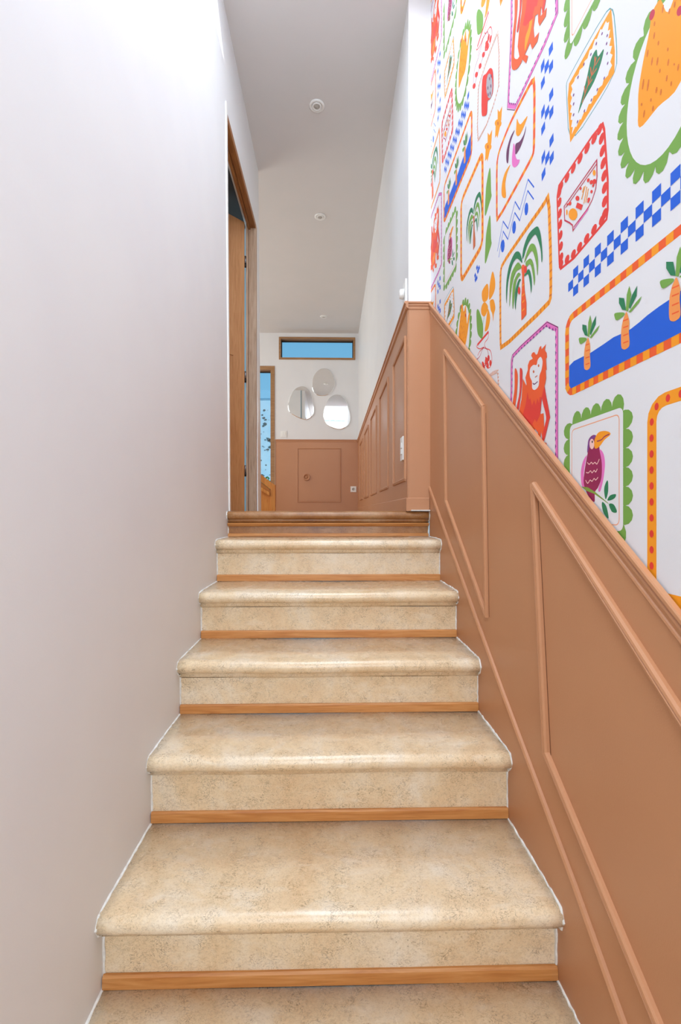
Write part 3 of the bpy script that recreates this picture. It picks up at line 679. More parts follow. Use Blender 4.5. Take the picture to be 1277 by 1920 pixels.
('p','blue',0,[10536,9942,10521,9741,10711,9742,10728,9939]),
('p','blue',0,[10521,9516,10521,9322,10705,9317,10718,9526]),
('p','blue',0,[10728,9709,10718,9518,10926,9499,10936,9702]),
('p','blue',0,[10949,9924,10936,9718,11114,9686,11124,9884]),
('p','blue',0,[10936,9492,10916,9297,11107,9270,11124,9465]),
]),
('checker_cluster',[
('p','blue',0,[10521,8864,10505,8664,10695,8646,10711,8841]),
('p','blue',0,[10505,8440,10505,8246,10689,8223,10702,8430]),
('p','blue',0,[10711,8611,10702,8422,10909,8382,10919,8583]),
('p','blue',0,[10932,8803,10919,8599,11096,8549,11107,8746]),
('p','blue',0,[10919,8374,10899,8181,11089,8135,11107,8328]),
]),
('banana_picture',[
('c','redorange',125,[11534,11040,11496,10810,11489,10450,11505,9599,11521,9286,11555,9201,11628,9165,11813,9142,12300,9116,13574,9061,14010,9091,14043,9237,14054,9595,14054,10527,14022,10886,13923,11031,13732,11109,13257,11196,12928,11217,12414,11192,12104,11170,11686,11130]),
('p','orange',0,[11585,10961,11608,11098,11484,11118,11461,10981]),
('p','orange',0,[11554,10575,11557,10714,11432,10717,11429,10578]),
('p','orange',0,[11556,10181,11554,10320,11429,10317,11431,10178]),
('p','orange',0,[11564,9784,11561,9923,11436,9920,11439,9781]),
('p','orange',0,[11578,9389,11571,9528,11446,9521,11453,9383]),
('p','orange',0,[11758,9212,11620,9228,11605,9104,11743,9088]),
('p','orange',0,[12150,9187,12011,9194,12005,9069,12143,9062]),
('p','orange',0,[12546,9168,12407,9174,12402,9049,12540,9043]),
('p','orange',0,[12942,9151,12804,9157,12798,9032,12937,9026]),
('p','orange',0,[13339,9134,13200,9140,13195,9015,13334,9009]),
('p','orange',0,[13728,9134,13590,9125,13598,9000,13737,9010]),
('p','orange',0,[13976,9221,13945,9085,14067,9058,14098,9193]),
('p','orange',0,[13992,9605,13988,9466,14113,9462,14117,9601]),
('p','orange',0,[13992,10000,13992,9861,14117,9861,14117,10000]),
('p','orange',0,[13992,10397,13992,10258,14117,10258,14117,10397]),
('p','orange',0,[13968,10787,13980,10649,14105,10660,14092,10799]),
('p','orange',0,[13781,11022,13910,10969,13957,11085,13828,11137]),
('p','orange',0,[13407,11105,13544,11080,13566,11203,13430,11228]),
('p','orange',0,[13021,11149,13159,11140,13167,11265,13029,11274]),
('p','orange',0,[12631,11140,12770,11147,12764,11272,12625,11265]),
('p','orange',0,[12236,11117,12375,11127,12366,11252,12228,11242]),
('p','orange',0,[11843,11082,11981,11096,11969,11220,11831,11207]),
('s','orange',0,[12545,10940,12414,10698,12264,10561,11895,10448,12036,10358,12328,10334,12501,10423,12612,10589,12589,10774]),
('s','plum',0,[12634,10309,12371,10169,12118,10142,11975,10253,12036,10109,12285,9973,12612,10003,12657,10141]),
('s','plum',0,[12702,10748,12956,10665,13075,10531,13147,10221,13220,10219,13294,10373,13270,10628,13051,10781,12862,10797]),
('s','pink',0,[12770,10438,12679,10271,12657,10029,12545,9812,12371,9667,12457,9615,12679,9692,12862,9887,12886,10133,12816,10362]),
('s','orange',0,[13003,10014,13245,9925,13369,9722,13319,9333,13470,9378,13651,9604,13625,9906,13394,10076]),
]),
('zigzag_motif',[
('l','blue',35,[13999,8094,13547,8733,13171,8279,12679,8729,12371,8300,11855,8752,11510,8296]),
('l','blue',35,[13890,7848,13547,8434,13186,7977,12702,8436,12371,7999,11875,8469,11528,8003]),
('p','blue',0,[11844,7964,11870,7896,11919,7867,11979,7884,12032,7943,12065,8030,12068,8119,12041,8188,11991,8216,11931,8197,11879,8137,11847,8052]),
('p','blue',0,[12621,7970,12651,7898,12707,7867,12774,7885,12835,7948,12872,8041,12876,8136,12845,8209,12788,8239,12720,8219,12661,8155,12624,8064]),
('p','blue',0,[13430,7923,13464,7846,13527,7812,13603,7831,13672,7899,13715,7997,13719,8098,13684,8176,13619,8208,13543,8187,13475,8119,13434,8022]),
]),
('palm_picture',[
('c','orange',135,[10724,7238,10663,6265,10643,5772,10643,5265,10663,5074,10724,5008,11336,4980,13111,4963,13714,5017,13746,5195,13759,5662,13767,6881,13740,7328,13654,7448,13303,7494,12337,7513,11811,7518,11198,7514,10943,7523,10794,7553]),
('p','rust2',0,[10785,7213,10787,7255,10663,7263,10660,7221]),
('p','rust2',0,[10773,7023,10775,7065,10651,7072,10648,7030]),
('p','rust2',0,[10761,6832,10764,6874,10639,6881,10636,6839]),
('p','rust2',0,[10749,6641,10752,6683,10627,6690,10624,6648]),
('p','rust2',0,[10737,6450,10740,6492,10615,6500,10613,6458]),
('p','rust2',0,[10725,6259,10728,6301,10603,6309,10601,6267]),
('p','rust2',0,[10718,6069,10719,6111,10595,6116,10593,6074]),
('p','rust2',0,[10710,5878,10712,5920,10587,5925,10585,5883]),
('p','rust2',0,[10706,5689,10706,5731,10581,5731,10581,5689]),
('p','rust2',0,[10706,5498,10706,5540,10581,5540,10581,5498]),
('p','rust2',0,[10706,5307,10706,5349,10581,5349,10581,5307]),
('p','rust2',0,[10721,5123,10717,5165,10592,5152,10597,5110]),
('p','rust2',0,[10785,5067,10743,5069,10738,4944,10780,4943]),
('p','rust2',0,[10976,5059,10934,5061,10929,4936,10971,4934]),
('p','rust2',0,[11167,5050,11125,5052,11120,4927,11162,4925]),
('p','rust2',0,[11359,5041,11316,5043,11311,4918,11353,4916]),
('p','rust2',0,[11548,5040,11505,5041,11504,4916,11546,4915]),
('p','rust2',0,[11739,5039,11697,5039,11696,4914,11738,4914]),
('p','rust2',0,[11930,5037,11888,5037,11887,4912,11929,4912]),
('p','rust2',0,[12121,5035,12079,5035,12078,4910,12120,4910]),
('p','rust2',0,[12313,5033,12271,5033,12269,4908,12311,4908]),
('p','rust2',0,[12504,5031,12462,5032,12461,4907,12503,4906]),
('p','rust2',0,[12695,5029,12653,5030,12652,4905,12694,4904]),
('p','rust2',0,[12886,5028,12844,5028,12843,4903,12885,4903]),
('p','rust2',0,[13078,5026,13036,5026,13034,4901,13076,4901]),
('p','rust2',0,[13262,5039,13220,5035,13231,4911,13273,4915]),
('p','rust2',0,[13453,5056,13411,5053,13422,4928,13464,4932]),
('p','rust2',0,[13643,5073,13601,5070,13612,4945,13654,4949]),
('p','rust2',0,[13674,5152,13667,5110,13790,5088,13797,5130]),
('p','rust2',0,[13687,5333,13686,5291,13811,5287,13812,5329]),
('p','rust2',0,[13692,5524,13691,5482,13816,5478,13817,5521]),
('p','rust2',0,[13697,5714,13696,5672,13821,5671,13822,5713]),
('p','rust2',0,[13698,5905,13698,5863,13823,5862,13823,5904]),
('p','rust2',0,[13699,6096,13699,6054,13824,6054,13824,6096]),
('p','rust2',0,[13700,6288,13700,6246,13825,6245,13825,6287]),
('p','rust2',0,[13702,6479,13701,6437,13826,6436,13827,6478]),
('p','rust2',0,[13703,6670,13703,6628,13828,6627,13828,6669]),
('p','rust2',0,[13704,6862,13704,6819,13829,6819,13829,6861]),
('p','rust2',0,[13694,7048,13697,7006,13822,7014,13819,7056]),
('p','rust2',0,[13683,7239,13686,7197,13810,7205,13808,7247]),
('p','rust2',0,[13628,7377,13652,7343,13754,7417,13729,7451]),
('p','rust2',0,[13498,7406,13539,7400,13556,7524,13514,7529]),
('p','rust2',0,[13308,7430,13350,7425,13366,7549,13324,7554]),
('p','rust2',0,[13124,7435,13166,7434,13168,7559,13126,7560]),
('p','rust2',0,[12933,7439,12975,7438,12977,7563,12935,7564]),
('p','rust2',0,[12741,7442,12783,7442,12786,7567,12744,7567]),
('p','rust2',0,[12550,7446,12592,7445,12595,7570,12552,7571]),
('p','rust2',0,[12359,7450,12401,7449,12403,7574,12361,7575]),
('p','rust2',0,[12168,7452,12210,7451,12211,7576,12169,7577]),
('p','rust2',0,[11977,7454,12019,7453,12020,7578,11978,7578]),
('p','rust2',0,[11787,7455,11829,7455,11828,7580,11786,7580]),
('p','rust2',0,[11595,7454,11637,7454,11637,7579,11595,7579]),
('p','rust2',0,[11404,7453,11446,7453,11445,7578,11403,7578]),
('p','rust2',0,[11213,7452,11255,7452,11254,7577,11212,7577]),
('p','rust2',0,[11019,7458,11061,7457,11066,7582,11023,7583]),
('p','rust2',0,[10820,7484,10861,7476,10886,7598,10844,7607]),
('p','rust2',0,[10822,7391,10831,7432,10709,7459,10700,7418]),
('s','dkgreen',0,[12196,6866,12118,7113,11816,7286,11390,7215,11232,7074,11114,6775,11045,6285,11092,6158,11144,6506,11344,6935,11505,7075,11865,7054,12092,6875]),
('s','green',0,[12066,6683,11990,6818,11767,6952,11575,6904,11390,6690,11277,6291,11313,5946,11367,6236,11505,6587,11646,6753,11865,6747]),
('s','green',0,[11990,6641,11816,6632,11670,6562,11528,6345,11445,5962,11496,5787,11552,6060,11670,6379,11791,6488,11940,6503]),
('s','dkgreen',0,[12066,6349,11865,6386,11743,6310,11646,6066,11623,5839,11670,5691,11728,5957,11840,6253,12015,6301]),
('s','dkgreen',0,[12196,6754,12301,7038,12463,7210,12713,7295,13063,7158,13245,6891,13307,6555,13276,6149,13208,6507,13123,6779,12874,7055,12601,7081,12408,6951]),
('s','green',0,[12222,6633,12408,6871,12601,6930,12915,6839,13033,6541,13051,5949,12956,6312,12804,6593,12601,6721,12381,6673]),
('s','green',0,[12301,6494,12435,6610,12601,6605,12799,6472,12856,6098,12816,5772,12724,6036,12589,6436,12408,6493]),
('s','dkgreen',0,[12275,6322,12381,6411,12545,6345,12657,6167,12685,5900,12640,5682,12584,5900,12479,6151,12371,6314]),
('p','redorange',0,[12196,6698,12066,6627,12056,6366,12092,6318,12041,5936,11940,5557,11940,5249,12248,5214,12264,5706,12196,6349,12248,6647]),
('l','orange',40,[12196,6124,12056,6122]),
('l','orange',40,[12196,5855,12056,5855]),
('l','orange',40,[12196,5675,12056,5677]),
('l','orange',40,[12196,5450,12056,5455]),
('p','red',0,[11910,6421,11921,6374,11950,6351,11990,6358,12031,6394,12061,6448,12072,6508,12061,6555,12031,6578,11990,6570,11950,6534,11921,6480]),
('p','red',0,[12317,6060,12328,6013,12357,5989,12398,5994,12438,6028,12468,6081,12479,6139,12468,6187,12438,6210,12398,6204,12357,6170,12328,6118]),
]),
('monkey_picture',[
('c','pink',115,[10367,4227,10367,3222,10368,2581,10370,1663,10372,1269,10375,1007,10944,920,12648,920,13158,1402,12984,2849,12923,3530,12912,4126,12883,4359,12807,4461,12299,4508,10850,4548]),
('c','plum',22,[10307,4241,10307,3213,10308,2566,10310,1653,10309,1252,10305,962,10904,865,12704,865,13239,1361,13044,2848,12978,3550,12975,4165,12949,4402,12875,4499,12342,4541,10816,4573]),
('p','purple',0,[10432,4167,10432,4287,10377,4227]),
('p','purple',0,[10432,3987,10432,4107,10377,4047]),
('p','purple',0,[10432,3808,10432,3928,10377,3868]),
('p','purple',0,[10432,3629,10432,3749,10377,3689]),
('p','purple',0,[10432,3449,10432,3569,10377,3509]),
('p','purple',0,[10432,3270,10432,3390,10377,3330]),
('p','purple',0,[10432,3091,10432,3211,10377,3151]),
('p','purple',0,[10432,2911,10432,3031,10377,2971]),
('p','purple',0,[10433,2732,10432,2852,10378,2792]),
('p','purple',0,[10433,2552,10433,2672,10378,2612]),
('p','purple',0,[10433,2373,10433,2493,10378,2433]),
('p','purple',0,[10434,2194,10433,2314,10379,2254]),
('p','purple',0,[10434,2014,10434,2134,10379,2074]),
('p','purple',0,[10435,1835,10434,1955,10379,1895]),
('p','purple',0,[10435,1656,10435,1776,10380,1715]),
('p','purple',0,[10436,1476,10435,1596,10381,1536]),
('p','purple',0,[10437,1297,10436,1417,10381,1357]),
('p','purple',0,[10439,1118,10437,1238,10383,1177]),
('p','purple',0,[10454,1061,10335,1079,10386,1016]),
('p','purple',0,[10631,1034,10512,1052,10563,989]),
('p','purple',0,[10808,1007,10690,1025,10741,961]),
('p','purple',0,[10986,979,10867,998,10918,934]),
('p','purple',0,[11155,985,11035,985,11095,930]),
('p','purple',0,[11335,985,11215,985,11275,930]),
('p','purple',0,[11514,985,11394,985,11454,930]),
('p','purple',0,[11694,985,11574,985,11634,930]),
('p','purple',0,[11873,985,11753,985,11813,930]),
('p','purple',0,[12052,985,11932,985,11992,930]),
('p','purple',0,[12232,985,12112,985,12172,930]),
('p','purple',0,[12411,985,12291,985,12351,930]),
('p','purple',0,[12591,985,12471,985,12531,930]),
('p','purple',0,[12692,1051,12605,969,12686,970]),
('p','purple',0,[12822,1174,12735,1092,12816,1093]),
('p','purple',0,[12953,1298,12865,1215,12947,1217]),
('p','purple',0,[13083,1421,12996,1339,13077,1340]),
('p','purple',0,[13077,1531,13091,1412,13138,1478]),
('p','purple',0,[13055,1710,13070,1590,13117,1657]),
('p','purple',0,[13034,1888,13048,1769,13096,1835]),
('p','purple',0,[13013,2066,13027,1947,13074,2013]),
('p','purple',0,[12991,2244,13006,2125,13053,2191]),
('p','purple',0,[12970,2422,12984,2303,13032,2369]),
('p','purple',0,[12949,2600,12963,2481,13010,2547]),
('p','purple',0,[12927,2778,12942,2659,12989,2725]),
('p','purple',0,[12909,2959,12920,2839,12969,2904]),
('p','purple',0,[12893,3137,12904,3018,12953,3082]),
('p','purple',0,[12877,3316,12888,3196,12937,3261]),
('p','purple',0,[12861,3495,12872,3375,12921,3440]),
('p','purple',0,[12855,3678,12857,3559,12911,3619]),
('p','purple',0,[12852,3858,12854,3738,12908,3799]),
('p','purple',0,[12849,4037,12851,3917,12905,3978]),
('p','purple',0,[12837,4209,12851,4090,12899,4156]),
('p','purple',0,[12814,4387,12829,4268,12876,4334]),
('p','purple',0,[12713,4404,12832,4393,12778,4453]),
('p','purple',0,[12534,4421,12654,4410,12599,4470]),
('p','purple',0,[12356,4437,12475,4426,12420,4487]),
('p','purple',0,[12181,4446,12301,4443,12242,4500]),
('p','purple',0,[12001,4451,12121,4448,12063,4505]),
('p','purple',0,[11822,4456,11942,4453,11884,4510]),
('p','purple',0,[11643,4461,11763,4458,11704,4515]),
('p','purple',0,[11463,4466,11583,4463,11525,4520]),
('p','purple',0,[11284,4471,11404,4468,11346,4525]),
('p','purple',0,[11105,4476,11225,4473,11166,4530]),
('p','purple',0,[10926,4481,11045,4478,10987,4534]),
('p','purple',0,[10801,4438,10901,4504,10821,4517]),
('p','purple',0,[10652,4338,10752,4405,10671,4417]),
('p','purple',0,[10502,4239,10602,4305,10522,4318]),
('s','redorange',0,[12679,4044,12492,3832,12545,3319,12657,2974,12733,2530,12702,2329,12501,2101,12371,2035,12201,1775,12414,1804,12679,1970,12886,2227,12909,2574,12816,3142,12702,3490]),
('p','redorange',0,[12159,3616,12243,3081,12371,2856,12492,2433,12371,2035,11955,1443,11835,1517,12036,1753,11718,1746,11604,1456,11308,1356,11219,1495,11473,1611,11528,1924,11381,2254,11272,2051,11272,1801,11201,1626,10875,1518,10826,1672,11149,1800,11062,2358]),
('s','orange',0,[11875,2940,11566,2424,11642,2079,11875,1907,12036,1860,11995,2172,11757,2288]),
('p','red',0,[11875,3172,11975,2889,12154,2663,11975,2448,11777,2342,11585,2219,11263,2220,11131,2523,11066,2876,11491,2879]),
('p','redorange',0,[11585,2283,11445,2382,11353,2280,11131,2441,10981,2428,10959,2141,10938,2036,11045,1811,11131,2071,11219,1963,11491,2180]),
('s','red',0,[10981,3158,10855,2821,10671,2302,10711,2192,10959,1757,11066,1835,10917,2133,10855,2321,11045,2748,11131,3098]),
('s','red',0,[12285,3941,12190,3839,12190,3615,12259,3296,12419,2858,12556,2935,12365,3324,12349,3889]),
('p','redorange',0,[10855,4063,10930,3950,10826,3833,10813,3729,10867,3707,10826,3433,10875,3449,10855,3242,10896,3134,11045,2911,11088,2840,11175,2883,11219,2729,11308,2876,11399,2720,11491,2879,11608,2759,11704,2975,11777,2950,11875,3215,11990,3246,11925,3405,12000,3592,11850,3755,11850,3875,11752,3962,11561,3952,11656,4059,11608,4107,11491,4098,11376,3984,11308,3981,11197,4107,11109,4117,11088,4017]),
('s','paper',0,[11131,3847,11032,3701,11088,3515,11197,3405,11241,3170,11445,3121,11594,3204,11608,3379,11728,3544,11718,3735,11538,3780,11353,3725,11286,3827]),
('p','rust',0,[11468,3588,11474,3571,11491,3562,11514,3564,11538,3577,11555,3596,11561,3617,11555,3634,11538,3643,11514,3641,11491,3629,11474,3609]),
('p','rust',0,[11201,3654,11207,3638,11221,3629,11241,3630,11261,3641,11276,3660,11281,3680,11276,3697,11261,3706,11241,3705,11221,3693,11207,3675]),
('l','rust',30,[11436,3435,11308,3439]),
('t','plum',30,[11561,3323,11468,3271,11286,3286]),
]),
('toucan_picture',[
('p','green',0,[9800,1956,9912,1955,10003,1908,10049,1827,10037,1736,9971,1657,9868,1613,9756,1615,9665,1662,9620,1742,9631,1834,9697,1912]),
('p','green',0,[9349,1937,9372,2046,9436,2126,9524,2156,9611,2126,9675,2046,9699,1937,9675,1828,9611,1748,9524,1718,9436,1748,9372,1828]),
('p','green',0,[9010,1937,9033,2046,9097,2126,9185,2156,9272,2126,9336,2046,9360,1937,9336,1828,9272,1748,9185,1718,9097,1748,9033,1828]),
('p','green',0,[8671,1937,8694,2046,8759,2126,8846,2156,8934,2126,8998,2046,9021,1937,8998,1828,8934,1748,8846,1718,8759,1748,8694,1828]),
('p','green',0,[8332,1937,8356,2046,8420,2126,8507,2156,8595,2126,8659,2046,8682,1937,8659,1828,8595,1748,8507,1718,8420,1748,8356,1828]),
('p','green',0,[7994,1937,8017,2046,8081,2126,8169,2156,8256,2126,8320,2046,8344,1937,8320,1828,8256,1748,8169,1718,8081,1748,8017,1828]),
('p','green',0,[7977,1482,7868,1505,7788,1569,7758,1657,7788,1744,7868,1808,7977,1832,8087,1808,8167,1744,8196,1657,8167,1569,8087,1505]),
('p','green',0,[7977,1143,7868,1167,7788,1231,7758,1318,7788,1406,7868,1470,7977,1493,8087,1470,8167,1406,8196,1318,8167,1231,8087,1167]),
('p','green',0,[7977,804,7868,828,7788,892,7758,979,7788,1067,7868,1131,7977,1154,8087,1131,8167,1067,8196,979,8167,892,8087,828]),
('p','green',0,[7977,466,7868,489,7788,553,7758,641,7788,728,7868,792,7977,816,8087,792,8167,728,8196,641,8167,553,8087,489]),
('p','green',0,[7977,127,7868,150,7788,214,7758,302,7788,389,7868,453,7977,477,8087,453,8167,389,8196,302,8167,214,8087,150]),
('p','green',0,[7977,-212,7868,-188,7788,-124,7758,-37,7788,51,7868,115,7977,138,8087,115,8167,51,8196,-37,8167,-124,8087,-188]),
('p','green',0,[8283,-396,8239,-499,8161,-565,8069,-577,7989,-531,7942,-440,7940,-328,7985,-225,8063,-159,8154,-147,8235,-193,8282,-284]),
('p','green',0,[8633,-366,8610,-476,8546,-556,8458,-585,8371,-556,8306,-476,8283,-366,8306,-257,8371,-177,8458,-148,8546,-177,8610,-257]),
('p','green',0,[8972,-366,8948,-476,8884,-556,8797,-585,8709,-556,8645,-476,8622,-366,8645,-257,8709,-177,8797,-148,8884,-177,8948,-257]),
('p','green',0,[9311,-366,9287,-476,9223,-556,9136,-585,9048,-556,8984,-476,8961,-366,8984,-257,9048,-177,9136,-148,9223,-177,9287,-257]),
('p','green',0,[9649,-366,9626,-476,9562,-556,9474,-585,9387,-556,9323,-476,9299,-366,9323,-257,9387,-177,9474,-148,9562,-177,9626,-257]),
('p','green',0,[9915,-131,9993,-211,10024,-309,10000,-398,9927,-454,9824,-463,9721,-422,9643,-342,9612,-244,9636,-155,9709,-98,9811,-90]),
('p','green',0,[9835,258,9944,235,10024,171,10054,83,10024,-4,9944,-68,9835,-92,9726,-68,9646,-4,9616,83,9646,171,9726,235]),
('p','green',0,[9835,597,9944,574,10024,509,10054,422,10024,334,9944,270,9835,247,9726,270,9646,334,9616,422,9646,509,9726,574]),
('p','green',0,[9835,936,9944,912,10024,848,10054,761,10024,673,9944,609,9835,586,9726,609,9646,673,9616,761,9646,848,9726,912]),
('p','green',0,[9835,1274,9944,1251,10024,1187,10054,1099,10024,1012,9944,948,9835,924,9726,948,9646,1012,9616,1099,9646,1187,9726,1251]),
('p','green',0,[9835,1613,9944,1590,10024,1526,10054,1438,10024,1351,9944,1287,9835,1263,9726,1287,9646,1351,9616,1438,9646,1526,9726,1590]),
('p','paper',0,[9795,1777,9786,1823,9760,1862,9721,1888,9675,1897,8137,1897,8091,1888,8052,1862,8026,1823,8017,1777,8017,-206,8026,-252,8052,-291,8091,-317,8137,-326,9675,-326,9721,-317,9760,-291,9786,-252,9795,-206]),
('c','peach',22,[9715,1687,9707,1725,9686,1758,9653,1779,9615,1787,8227,1787,8189,1779,8156,1758,8135,1725,8127,1687,8127,-116,8135,-155,8156,-187,8189,-209,8227,-216,9615,-216,9653,-209,9686,-187,9707,-155,9715,-116]),
('s','pink',0,[9147,1176,9292,1062,9366,853,9351,634,9306,548,9233,544,9262,777,9204,1019]),
('s','pink',0,[8711,1230,8595,1137,8545,947,8583,690,8659,479,8711,412,8763,454,8672,651,8646,881,8685,1071]),
('s','maroon',0,[9118,1222,9118,1352,9090,1478,8978,1540,8856,1519,8869,1315,8737,1296,8711,1199,8646,958,8659,681,8763,501,8869,412,8883,222,9034,290,9175,442,9262,628,9233,857,9161,1096]),
('s','purple',0,[9132,1223,9118,1384,9048,1503,8869,1537,8842,1493,8978,1460,9048,1406,9062,1311]),
('p','blush',0,[8891,1363,8902,1312,8932,1278,8973,1270,9014,1290,9045,1333,9056,1388,9045,1440,9014,1474,8973,1481,8932,1460,8902,1417]),
('p','black',0,[8937,1413,8940,1401,8948,1393,8959,1391,8970,1396,8978,1407,8981,1420,8978,1432,8970,1441,8959,1442,8948,1437,8940,1426]),
('s','orange',0,[8842,1501,8737,1569,8558,1561,8410,1511,8386,1455,8558,1392,8711,1292,8856,1266,8896,1383]),
('t','maroon',22,[8802,1400,8659,1408,8558,1453,8410,1474]),
('t','blush',18,[9132,1028,9062,979,8992,1012,8937,974,8869,998,8802,959,8724,1045]),
('t','blush',18,[9175,827,9090,812,9020,846,8964,801,8896,842,8842,806,8789,864]),
('t','blush',18,[9190,673,9118,602,9034,661,8964,632,8896,683,8842,648,8763,697]),
('p','olive',0,[9351,551,9118,521,8869,420,8459,196,8422,162,8558,229,8896,381,9175,458]),
('s','dkgreen',0,[8459,612,8446,407,8520,259,8570,413,8545,534]),
('s','dkgreen',0,[8220,345,8244,280,8362,239,8471,242,8386,329]),
('s','dkgreen',0,[8422,165,8290,163,8197,58,8209,7,8338,29]),
('s','dkgreen',0,[8621,215,8508,136,8446,-16,8446,-106,8583,-1,8641,139]),
]),
('island_picture',[
('c','redorange',155,[9912,3992,9894,4084,9842,4162,9764,4214,9672,4232,6240,4232,6148,4214,6070,4162,6018,4084,6000,3992,6000,2853,6018,2761,6070,2683,6148,2631,6240,2613,9672,2613,9764,2631,9842,2683,9894,2761,9912,2853]),
('p','orange',0,[9821,4054,9851,3901,10003,3931,9973,4084]),
('p','orange',0,[9640,4160,9794,4129,9824,4281,9671,4312]),
('p','orange',0,[9342,4155,9499,4155,9499,4310,9342,4310]),
('p','orange',0,[9029,4155,9186,4155,9186,4310,9029,4310]),
('p','orange',0,[8716,4155,8873,4155,8873,4310,8716,4310]),
('p','orange',0,[8403,4155,8560,4155,8560,4310,8403,4310]),
('p','orange',0,[8090,4155,8247,4155,8247,4310,8090,4310]),
('p','orange',0,[7777,4155,7934,4155,7934,4310,7777,4310]),
('p','orange',0,[7464,4155,7621,4155,7621,4310,7464,4310]),
('p','orange',0,[7151,4155,7308,4155,7308,4310,7151,4310]),
('p','orange',0,[6838,4155,6995,4155,6995,4310,6838,4310]),
('p','orange',0,[6525,4155,6682,4155,6682,4310,6525,4310]),
('p','orange',0,[6212,4155,6369,4155,6369,4310,6212,4310]),
('p','orange',0,[6050,3992,6136,4122,6008,4208,5921,4078]),
('p','orange',0,[6078,3713,6078,3870,5922,3870,5922,3713]),
('p','orange',0,[6078,3400,6078,3557,5922,3557,5922,3400]),
('p','orange',0,[6078,3087,6078,3244,5922,3244,5922,3087]),
('p','orange',0,[6078,2774,6078,2931,5922,2931,5922,2774]),
('p','orange',0,[6271,2685,6118,2716,6088,2564,6241,2533]),
('p','orange',0,[6570,2690,6413,2690,6413,2535,6570,2535]),
('p','orange',0,[6883,2690,6726,2690,6726,2535,6883,2535]),
('p','orange',0,[7196,2690,7039,2690,7039,2535,7196,2535]),
('p','orange',0,[7509,2690,7352,2690,7352,2535,7509,2535]),
('p','orange',0,[7822,2690,7665,2690,7665,2535,7822,2535]),
('p','orange',0,[8135,2690,7978,2690,7978,2535,8135,2535]),
('p','orange',0,[8448,2690,8291,2690,8291,2535,8448,2535]),
('p','orange',0,[8761,2690,8604,2690,8604,2535,8761,2535]),
('p','orange',0,[9074,2690,8917,2690,8917,2535,9074,2535]),
('p','orange',0,[9387,2690,9230,2690,9230,2535,9387,2535]),
('p','orange',0,[9700,2690,9543,2690,9543,2535,9700,2535]),
('p','orange',0,[9862,2854,9775,2723,9904,2637,9991,2767]),
('p','orange',0,[9834,3132,9834,2975,9989,2975,9989,3132]),
('p','orange',0,[9834,3445,9834,3288,9989,3288,9989,3445]),
('p','orange',0,[9834,3758,9834,3601,9989,3601,9989,3758]),
('p','blue',0,[9819,3201,9629,3245,9255,3222,9010,3207,8588,3219,8288,3236,8063,3211,7824,3195,7598,3221,7408,3256,7140,3281,6891,3289,6400,3350,6090,3410,6090,2693,9752,2693,9822,2773]),
('p','dkgreen',0,[9310,3895,9166,3816,9114,3574,9219,3635,9310,3793]),
('p','dkgreen',0,[8826,3870,8843,3702,9010,3554,9044,3607,8959,3770]),
('p','green',0,[9027,3967,8976,3797,9062,3534,9121,3577,9096,3847]),
('p','green',0,[8713,3639,8778,3559,8993,3488,9051,3520,8843,3605]),
('s','green',0,[9420,3662,9184,3571,9166,3514,9364,3507,9431,3593]),
('s','apricot',0,[9096,3537,9027,3342,9038,3187,9020,2944,9096,2898,9184,2916,9245,2995,9245,3259,9209,3409,9149,3507]),
('l','redorange',22,[9191,3422,9051,3399]),
('l','redorange',22,[9191,3301,9051,3279]),
('l','redorange',22,[9191,3160,9051,3140]),
('l','redorange',22,[9191,3029,9051,3011]),
('p','dkgreen',0,[8129,3891,7986,3812,7933,3570,8039,3632,8129,3789]),
('p','dkgreen',0,[7646,3866,7663,3698,7830,3550,7864,3603,7779,3766]),
('p','green',0,[7847,3963,7796,3793,7881,3530,7940,3573,7916,3843]),
('p','green',0,[7533,3635,7597,3556,7813,3484,7871,3516,7663,3601]),
('s','green',0,[8240,3658,8004,3567,7986,3510,8184,3503,8251,3590]),
('s','apricot',0,[7916,3534,7847,3339,7857,3184,7840,2940,7916,2894,8004,2912,8064,2992,8064,3256,8028,3405,7968,3504]),
('l','redorange',22,[8011,3419,7871,3395]),
('l','redorange',22,[8011,3298,7871,3276]),
('l','redorange',22,[8011,3156,7871,3137]),
('l','redorange',22,[8011,3025,7871,3008]),
('p','dkgreen',0,[6982,3906,6839,3827,6786,3585,6892,3647,6982,3804]),
('p','dkgreen',0,[6499,3881,6515,3713,6683,3565,6717,3618,6632,3781]),
('p','green',0,[6700,3978,6649,3808,6734,3545,6793,3588,6769,3858]),
('p','green',0,[6386,3650,6450,3571,6665,3499,6724,3531,6515,3616]),
('s','green',0,[7092,3673,6856,3582,6839,3525,7037,3518,7103,3605]),
('s','apricot',0,[6769,3549,6700,3354,6710,3199,6693,2955,6769,2909,6856,2927,6917,3007,6917,3271,6881,3420,6821,3519]),
('l','redorange',22,[6863,3434,6724,3410]),
('l','redorange',22,[6863,3313,6724,3291]),
('l','redorange',22,[6863,3171,6724,3152]),
('l','redorange',22,[6863,3040,6724,3023]),
]),
('dotted_palm_picture',[
('c','orange',210,[7305,1480,7283,1595,7218,1692,7120,1757,7005,1780,5150,1780,5035,1757,4938,1692,4873,1595,4850,1480,4850,-1050,4873,-1165,4938,-1262,5035,-1327,5150,-1350,7005,-1350,7120,-1327,7218,-1262,7283,-1165,7305,-1050]),
('p','red',0,[7353,1480,7344,1516,7320,1539,7291,1539,7267,1516,7257,1480,7267,1444,7291,1421,7320,1421,7344,1444]),
('p','red',0,[7244,1706,7235,1743,7211,1765,7182,1765,7158,1743,7148,1706,7158,1670,7182,1647,7211,1647,7235,1670]),
('p','red',0,[7002,1780,6993,1816,6969,1839,6940,1839,6916,1816,6906,1780,6916,1744,6940,1721,6969,1721,6993,1744]),
